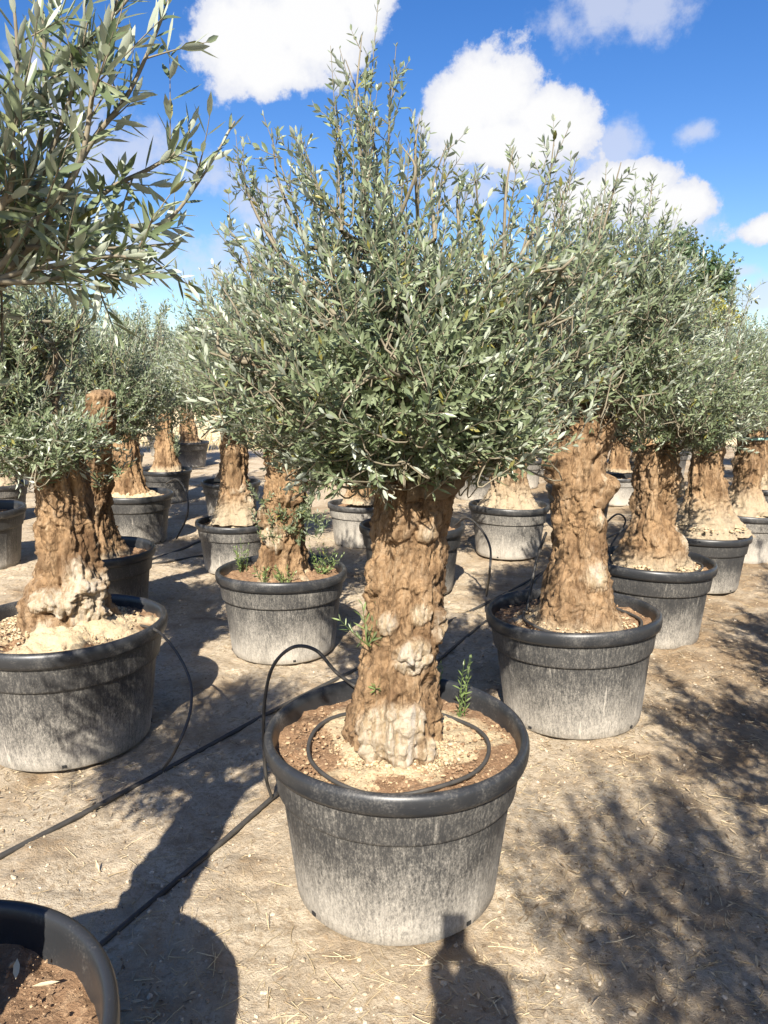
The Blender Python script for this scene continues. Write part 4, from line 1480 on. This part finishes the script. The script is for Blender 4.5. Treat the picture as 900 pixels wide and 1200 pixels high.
# F
eF = ring_pts(Fp, 0.30, 205, 375, 0.505, 16, 1.0, 2)
hF = [at_y(184, 742, 3.08) + (0, 0, 0.01), at_y(207, 765, 2.95), at_y(223, 800, 2.85), at_y(222, 838, 2.75), at_y(205, 880, 2.68), at_z(191, 905) + (0, 0, 0.012)]
hose('drip_hose', np.vstack([eF, hF]), 0.0062, 'thin black hose from the heaped sand pot down to the ground pipe', 'drip hoses', 180)
# B
eB = ring_pts(B + (0.02, -0.02), 0.275, 150, 410, 0.487, 24, 1.0, 3)
hose('drip_hose', np.vstack([[at_y(632, 640, 3.72) + (0, 0, -0.02), at_y(640, 625, 3.70), at_y(628, 660, 3.66)], eB]), 0.007, 'thin black hose ringed round the wide flared foot', 'drip hoses', 200)
# C
eC = ring_pts(C + (0.02, 0), 0.285, 190, 400, 0.475, 24, 1.0, 4)
hose('drip_hose', np.vstack([[at_y(692, 665, 4.62), at_y(700, 628, 4.75), at_y(722, 603, 4.85), at_y(733, 612, 4.9), at_y(716, 640, 4.72)], eC]), 0.0065, 'thin black hose ringed round the hollowed trunk', 'drip hoses', 180)
# N
hose('drip_hose', [at_y(534, 615, 5.66), at_y(547, 607, 5.5), at_y(562, 618, 5.2), at_y(574, 640, 4.9), at_y(574, 668, 4.55), at_z(570, 700) + (0, 0, 0.01)], 0.008,
     'thin black hose arching from the shaded pot down to the pipe', 'drip hoses', 80)
# H
hose('drip_hose', [at_y(195, 566, 7.25), at_y(208, 562, 7.1), at_y(219, 580, 7.0), at_y(219, 605, 6.95), at_z(207, 632) + (0, 0, 0.01)], 0.009,
     'thin black hose from the tan mound pot down to the ground', 'drip hoses', 60)


# ------------------------------------------------------------------ crumbs, stones and litter
def ico():
    t = (1 + 5 ** 0.5) / 2
    v = np.array([(-1, t, 0), (1, t, 0), (-1, -t, 0), (1, -t, 0), (0, -1, t), (0, 1, t), (0, -1, -t), (0, 1, -t), (t, 0, -1), (t, 0, 1), (-t, 0, -1), (-t, 0, 1)], float)
    f = np.array([(0, 11, 5), (0, 5, 1), (0, 1, 7), (0, 7, 10), (0, 10, 11), (1, 5, 9), (5, 11, 4), (11, 10, 2), (10, 7, 6), (7, 1, 8), (3, 9, 4), (3, 4, 2), (3, 2, 6), (3, 6, 8), (3, 8, 9), (4, 9, 5), (2, 4, 11), (6, 2, 10), (8, 6, 7), (9, 8, 1)])
    return v / np.linalg.norm(v[0]), f


ICO_V, ICO_F = ico()


def lumps(pos, size, rg, flat=0.65):
    n = len(pos)
    V = ICO_V[None] * (1 + rg.uniform(-0.28, 0.28, (n, 12, 1)))
    V = V * (rg.uniform(0.6, 1.2, (n, 1, 3)) * np.array((1, 1, flat)))
    a = rg.uniform(0, 6.28, n)
    c, s = np.cos(a)[:, None], np.sin(a)[:, None]
    x = V[..., 0] * c - V[..., 1] * s
    y = V[..., 0] * s + V[..., 1] * c
    V = np.stack([x, y, V[..., 2]], -1) * size[:, None, None] + pos[:, None]
    F_ = (ICO_F[None] + (np.arange(n) * 12)[:, None, None]).reshape(-1, 3)
    return V.reshape(-1, 3), F_, np.repeat(rg.random(n), 12)


def scatter_xy(rg, n, patch=0.0, seed=0):
    """more near the camera, none under the pots"""
    m = n * 4
    y = 0.9 + 8.5 * rg.random(m) ** 1.7
    x = (rg.random(m) * 2 - 1) * (0.62 * y + 0.5)
    ok = np.ones(m, bool)
    for (px, py) in POT_SPOTS:
        ok &= (x - px) ** 2 + (y - py) ** 2 > 0.335 ** 2
    if patch:
        k = fbm(np.stack([x * 1.3, y * 1.3, x * 0], -1), 3, seed) + 0.25 * np.clip(x - 0.3, -1, 1)
        ok &= rg.random(m) < np.clip(0.35 + patch * k, 0.04, 1)
    x, y = x[ok][:n], y[ok][:n]
    return np.stack([x, y, ground_z(x, y)], -1)


def build_scatter():
    rg = np.random.default_rng(91)
    p = scatter_xy(rg, 13000)
    s = 0.0018 + 0.0085 * rg.random(len(p)) ** 4.5
    p[:, 2] += s * 0.2
    V, F_, rn = lumps(p, s, rg)
    mb = MB()
    mb.add(V, F_, rnd=rn)
    tag(mb.build('pebbles', M['pebble'], kind='stuff', smooth=False), 'small pale stones strewn over the sandy ground', 'stones')

    p = scatter_xy(rg, 22000, 0.9, 33)
    n = len(p)
    d = nrm(np.stack([rg.normal(0, 1, n), rg.normal(0, 1, n), rg.normal(0, 0.16, n)], -1))
    nn = nrm(np.stack([rg.normal(0, 0.35, n), rg.normal(0, 0.35, n), np.ones(n)], -1))
    p[:, 2] += 0.003
    V, Fc, k = leaf_geo(p, d, nn, 0.008 + 0.040 * rg.random(n) ** 2.2, rg.uniform(0.004, 0.010, n), 1, rg)
    mb = MB()
    mb.add(V, Fc, rnd=np.repeat(rg.random(n), k))
    tag(mb.build('leaf_litter', M['litter'], kind='stuff', smooth=False), 'dry brown fallen leaves scattered on the ground', 'leaf litter')

    p = scatter_xy(rg, 5200, 0.6, 44)
    n = len(p)
    d = nrm(np.stack([rg.normal(0, 1, n), rg.normal(0, 1, n), rg.normal(0, 0.08, n)], -1))
    L = 0.015 + 0.11 * rg.random(n) ** 3
    t = np.linspace(-0.5, 0.5, 4)
    p[:, 2] += 0.004
    P = p[:, None] + d[:, None] * (L[:, None] * t)[..., None]
    sd_ = np.stack([-d[:, 1], d[:, 0], np.zeros(n)], -1)
    P = P + sd_[:, None] * (rg.normal(0, 0.25, n)[:, None] * L[:, None] * t ** 2)[..., None]
    V, Fq = tubes(P, (rg.uniform(0.0006, 0.0015, n))[:, None] * np.ones((1, 4)), 3)
    mb = MB()
    mb.add(V, Fq, rnd=np.repeat(rg.random(n), 12))
    tag(mb.build('straw_bits', M['straw'], kind='stuff'), 'thin straw and twig bits lying on the ground', 'straw')


build_scatter()


def pot_crumbs(xy, level, n, seed, label, sand=0.35, r_in=0.12, r_out=0.37, big=0.008):
    rg = np.random.default_rng(seed)
    a = rg.uniform(0, 6.28, n)
    r = np.sqrt(rg.uniform(r_in ** 2, r_out ** 2, n))
    p = np.stack([xy[0] + r * np.cos(a), xy[1] + r * np.sin(a), np.full(n, level)], -1)
    p[:, 2] += 0.032 * np.exp(-(r / 0.17) ** 2.6)
    s = 0.0016 + big * rg.random(n) ** 6
    V, F_, rn = lumps(p, s, rg)
    mb = MB()
    mb.add(V, F_, rnd=rn)
    tag(mb.build('soil_crumbs', M['soil_crumb'], kind='stuff', smooth=False), label, 'soil')


pot_crumbs(A, 0.464, 2600, 61, 'crumbs of bark and soil on the pot surface round the pale burl')
pot_crumbs(B, 0.470, 1200, 62, 'crumbs of reddish soil round the wide flared foot', r_in=0.24)


pot_crumbs(S, 0.446, 1500, 63, 'crumbs of bark and soil in the pot with the worn rim', r_in=0.15, big=0.007)


def clods(xy, z, n, r0, r1, seed, label, size=(0.012, 0.04), arc=(0, 6.28)):
    rg = np.random.default_rng(seed)
    a = rg.uniform(*arc, n)
    r = rg.uniform(r0, r1, n)
    p = np.stack([xy[0] + r * np.cos(a), xy[1] + r * np.sin(a), np.full(n, z) - 0.25 * (r - r0)], -1)
    s = size[0] + (size[1] - size[0]) * rg.random(n) ** 3
    V, F_, rn = lumps(p, s, rg, 0.7)
    mb = MB()
    mb.add(V, F_, rnd=rn)
    tag(mb.build('sand_clods', M['sand_crumb'], kind='stuff', smooth=True), label, 'soil')


clods(A, 0.480, 900, 0.135, 0.215, 71, 'pale crumbly sand clods at the foot of the burl', (0.0015, 0.011), (math.pi * 1.0, math.pi * 2.0))
clods(Fp, 0.560, 900, 0.20, 0.33, 72, 'crumbly sand heaped round the root lumps', (0.002, 0.012))
clods(B, 0.490, 700, 0.19, 0.29, 73, 'crumbly sand round the wide flared foot', (0.002, 0.010))
clods(C, 0.492, 500, 0.2, 0.31, 74, 'crumbly sand over the roots of the hollowed trunk', (0.003, 0.018))
clods(D, 0.520, 500, 0.2, 0.31, 75, 'crumbly sand heaped round the cone shaped trunk', (0.003, 0.018))

# a few dead leaves and a dry twig lying in the near pot
rgd = np.random.default_rng(15)
lmb = MB()
V, Fc, kk = leaf_geo(np.zeros((1, 3)), np.array([[0, 1.0, 0]]), np.array([[0, 0, 1.0]]), np.array([0.05]), np.array([0.013]), 0, rgd)
lmb.add(V, Fc, rnd=1.0)
fallen = lmb.mesh('fallen_leaf', M['straw'])
for k, (px, py, a) in enumerate(((42, 1096, -0.9), (18, 1148, 0.4), (70, 1150, 2.0))):
    q = at_z(px, py, 0.462)
    o = place('fallen_leaf', fallen)
    o.location = (q[0], q[1], 0.462)
    o.rotation_euler = (0.06, 0.1, a)
    tag(o, 'pale dead leaf lying on the soil in the pot with the worn rim', 'leaf', 'dead leaves in the worn rim pot')


# ------------------------------------------------------------------ the photographer, whose shadow falls before the front pot
def blob_chain(mb, pts, n_between=10):
    """overlapping balls along (x,y,z,r) points; a voxel remesh fuses them into one skin"""
    pts = np.array(pts, float)
    for a, b in zip(pts[:-1], pts[1:]):
        n = max(2, int(np.linalg.norm(b[:3] - a[:3]) / (min(a[3], b[3]) * 0.45)) + 1)
        for t in np.linspace(0, 1, n):
            c = a + (b - a) * t
            ball(mb, c[:3], c[3])


BN = 10
_th = np.linspace(0, np.pi, BN)
_ph = np.arange(14) / 14 * 2 * np.pi


def ball(mb, c, r, sc=(1, 1, 1)):
    V = np.stack([np.outer(np.sin(_th[1:-1]), np.cos(_ph)), np.outer(np.sin(_th[1:-1]), np.sin(_ph)), np.outer(np.cos(_th[1:-1]), np.ones(14))], -1).reshape(-1, 3)
    V = np.vstack([V, [[0, 0, 1], [0, 0, -1]]]) * np.array(sc) * r + np.array(c)
    q = grid_faces(14, BN - 2, True)[:, ::-1]
    k = np.arange(14)
    top = np.stack([k, (k + 1) % 14, np.full(14, 14 * (BN - 2))], -1)
    o = 14 * (BN - 3)
    bot = np.stack([o + (k + 1) % 14, o + k, np.full(14, 14 * (BN - 2) + 1)], -1)
    mb.add(V, [q, top, bot])


def skin(name, mb, m, parent, voxel):
    o = mb.build(name, M[m], parent)
    md = o.modifiers.new('fuse', 'REMESH')
    md.mode = 'VOXEL'
    md.voxel_size = voxel
    md.use_smooth_shade = True
    sm = o.modifiers.new('soften', 'SMOOTH')
    sm.factor = 0.5
    sm.iterations = 6
    return o


def build_person():
    px, py = 0.045, -0.33
    root = thing('person', (px, py, 0), 0, 'person standing and holding up a phone in both hands', 'person')
    # phone just behind the viewpoint, held upright
    ph = thing('phone', (-0.010, -0.028, 1.492), 0, 'dark phone held upright in both hands of the person', 'phone')
    mb = MB()
    w, t, h = 0.0365, 0.004, 0.155
    prof = [(-w, 0.006), (-w + 0.006, 0), (w - 0.006, 0), (w, 0.006), (w, h - 0.006), (w - 0.006, h), (-w + 0.006, h), (-w, h - 0.006)]
    V = [(x, -t, z) for x, z in prof] + [(x, t, z) for x, z in prof]
    mb.add(np.array(V), [np.array([list(range(8)), list(range(15, 7, -1))]), np.array([[i, i + 8, (i + 1) % 8 + 8, (i + 1) % 8] for i in range(8)])])
    mb.build('body', M['phone_metal'], ph, smooth=False)
    mb = MB()
    V = [(x * 0.95, -t - 0.0006, 0.004 + z * 0.95) for x, z in prof]
    mb.add(np.array(V), np.array([list(range(8))]))
    mb.build('screen', M['phone_glass'], ph, smooth=False)
    # body: head, neck, forearms and hands are skin
    b = MB()
    ball(b, (0, 0.015, 1.585), 0.098, (0.78, 0.98, 1.16))
    ball(b, (0, 0.035, 1.535), 0.066, (0.85, 0.95, 0.9))
    ball(b, (0, 0.112, 1.575), 0.016, (0.8, 1.1, 1.5))
    for s in (-1, 1):
        ball(b, (s * 0.078, 0.0, 1.575), 0.022, (0.4, 0.8, 1.3))
        ball(b, (s * 0.03, 0.088, 1.60), 0.016)
    ball(b, (0, 0.098, 1.535), 0.016, (1.5, 0.7, 0.6))
    blob_chain(b, [(0, -0.005, 1.52, 0.056), (0, -0.02, 1.40, 0.062)])
    for s in (-1, 1):
        wx, wy, wz = (0.022 if s > 0 else -0.040) - px * 0.9, 0.25, 1.425
        blob_chain(b, [(0.195 if s > 0 else -0.15, 0.11, 1.17, 0.050), (0.085 if s > 0 else -0.085, 0.20, 1.31, 0.050), (wx, wy, wz, 0.027)])
        hx = s * 0.035 - 0.010 - px
        blob_chain(b, [(wx, wy, wz, 0.030), (hx + s * 0.002, 0.275, 1.468, 0.037), (hx + s * 0.008, 0.288, 1.498, 0.028)])
        for f, (dz, ln) in enumerate(((0.030, 0.040), (0.012, 0.045), (-0.006, 0.042), (-0.022, 0.034))):
            z0 = 1.493 + dz
            blob_chain(b, [(hx + s * 0.010, 0.296, z0, 0.0095), (hx - s * 0.004, 0.3165, z0 + 0.003, 0.0088), (hx - s * ln * 0.55, 0.3175, z0 + 0.004, 0.0078)])
        blob_chain(b, [(hx + s * 0.010, 0.275, 1.483, 0.012), (hx - s * 0.006, 0.280, 1.506, 0.0105), (hx - s * 0.018, 0.287, 1.521, 0.009)])
    skin('body', b, 'skin', root, 0.005)
    sh = MB()
    blob_chain(sh, [(0, -0.02, 0.98, 0.145), (0, -0.02, 1.12, 0.14), (0, -0.02, 1.28, 0.155), (0, -0.02, 1.38, 0.10)])
    for s in (-1, 1):
        blob_chain(sh, [(s * 0.06, -0.02, 0.95, 0.12), (s * 0.07, -0.02, 1.15, 0.115), (s * 0.10, -0.02, 1.32, 0.095), (s * 0.165, -0.02, 1.375, 0.070)])
        blob_chain(sh, [(s * 0.175, -0.02, 1.37, 0.070), (s * 0.225, 0.04, 1.24, 0.060), (0.20 if s > 0 else -0.16, 0.10, 1.16, 0.060)])
    skin('shirt', sh, 'shirt_cloth', root, 0.011)
    tr = MB()
    blob_chain(tr, [(0, -0.02, 0.98, 0.135), (0, -0.02, 0.86, 0.13)])
    for s in (-1, 1):
        blob_chain(tr, [(s * 0.08, -0.02, 0.92, 0.115), (s * 0.10, -0.01, 0.72, 0.092), (s * 0.11, 0.0, 0.48, 0.070), (s * 0.115, -0.02, 0.28, 0.064), (s * 0.12, -0.02, 0.085, 0.055)])
    skin('trousers', tr, 'trouser_cloth', root, 0.011)
    for s in (-1, 1):
        f = MB()
        blob_chain(f, [(s * 0.12, -0.05, 0.045, 0.045), (s * 0.125, 0.04, 0.042, 0.044), (s * 0.132, 0.13, 0.034, 0.036), (s * 0.135, 0.165, 0.030, 0.030)])
        skin('shoe', f, 'shoe_leather', root, 0.008)
    hr = MB()
    ball(hr, (0, 0.0, 1.622), 0.100, (0.82, 0.96, 0.88))
    ball(hr, (0, -0.03, 1.58), 0.085, (0.88, 0.8, 1.0))
    skin('hair', hr, 'hair', root, 0.008)


build_person()
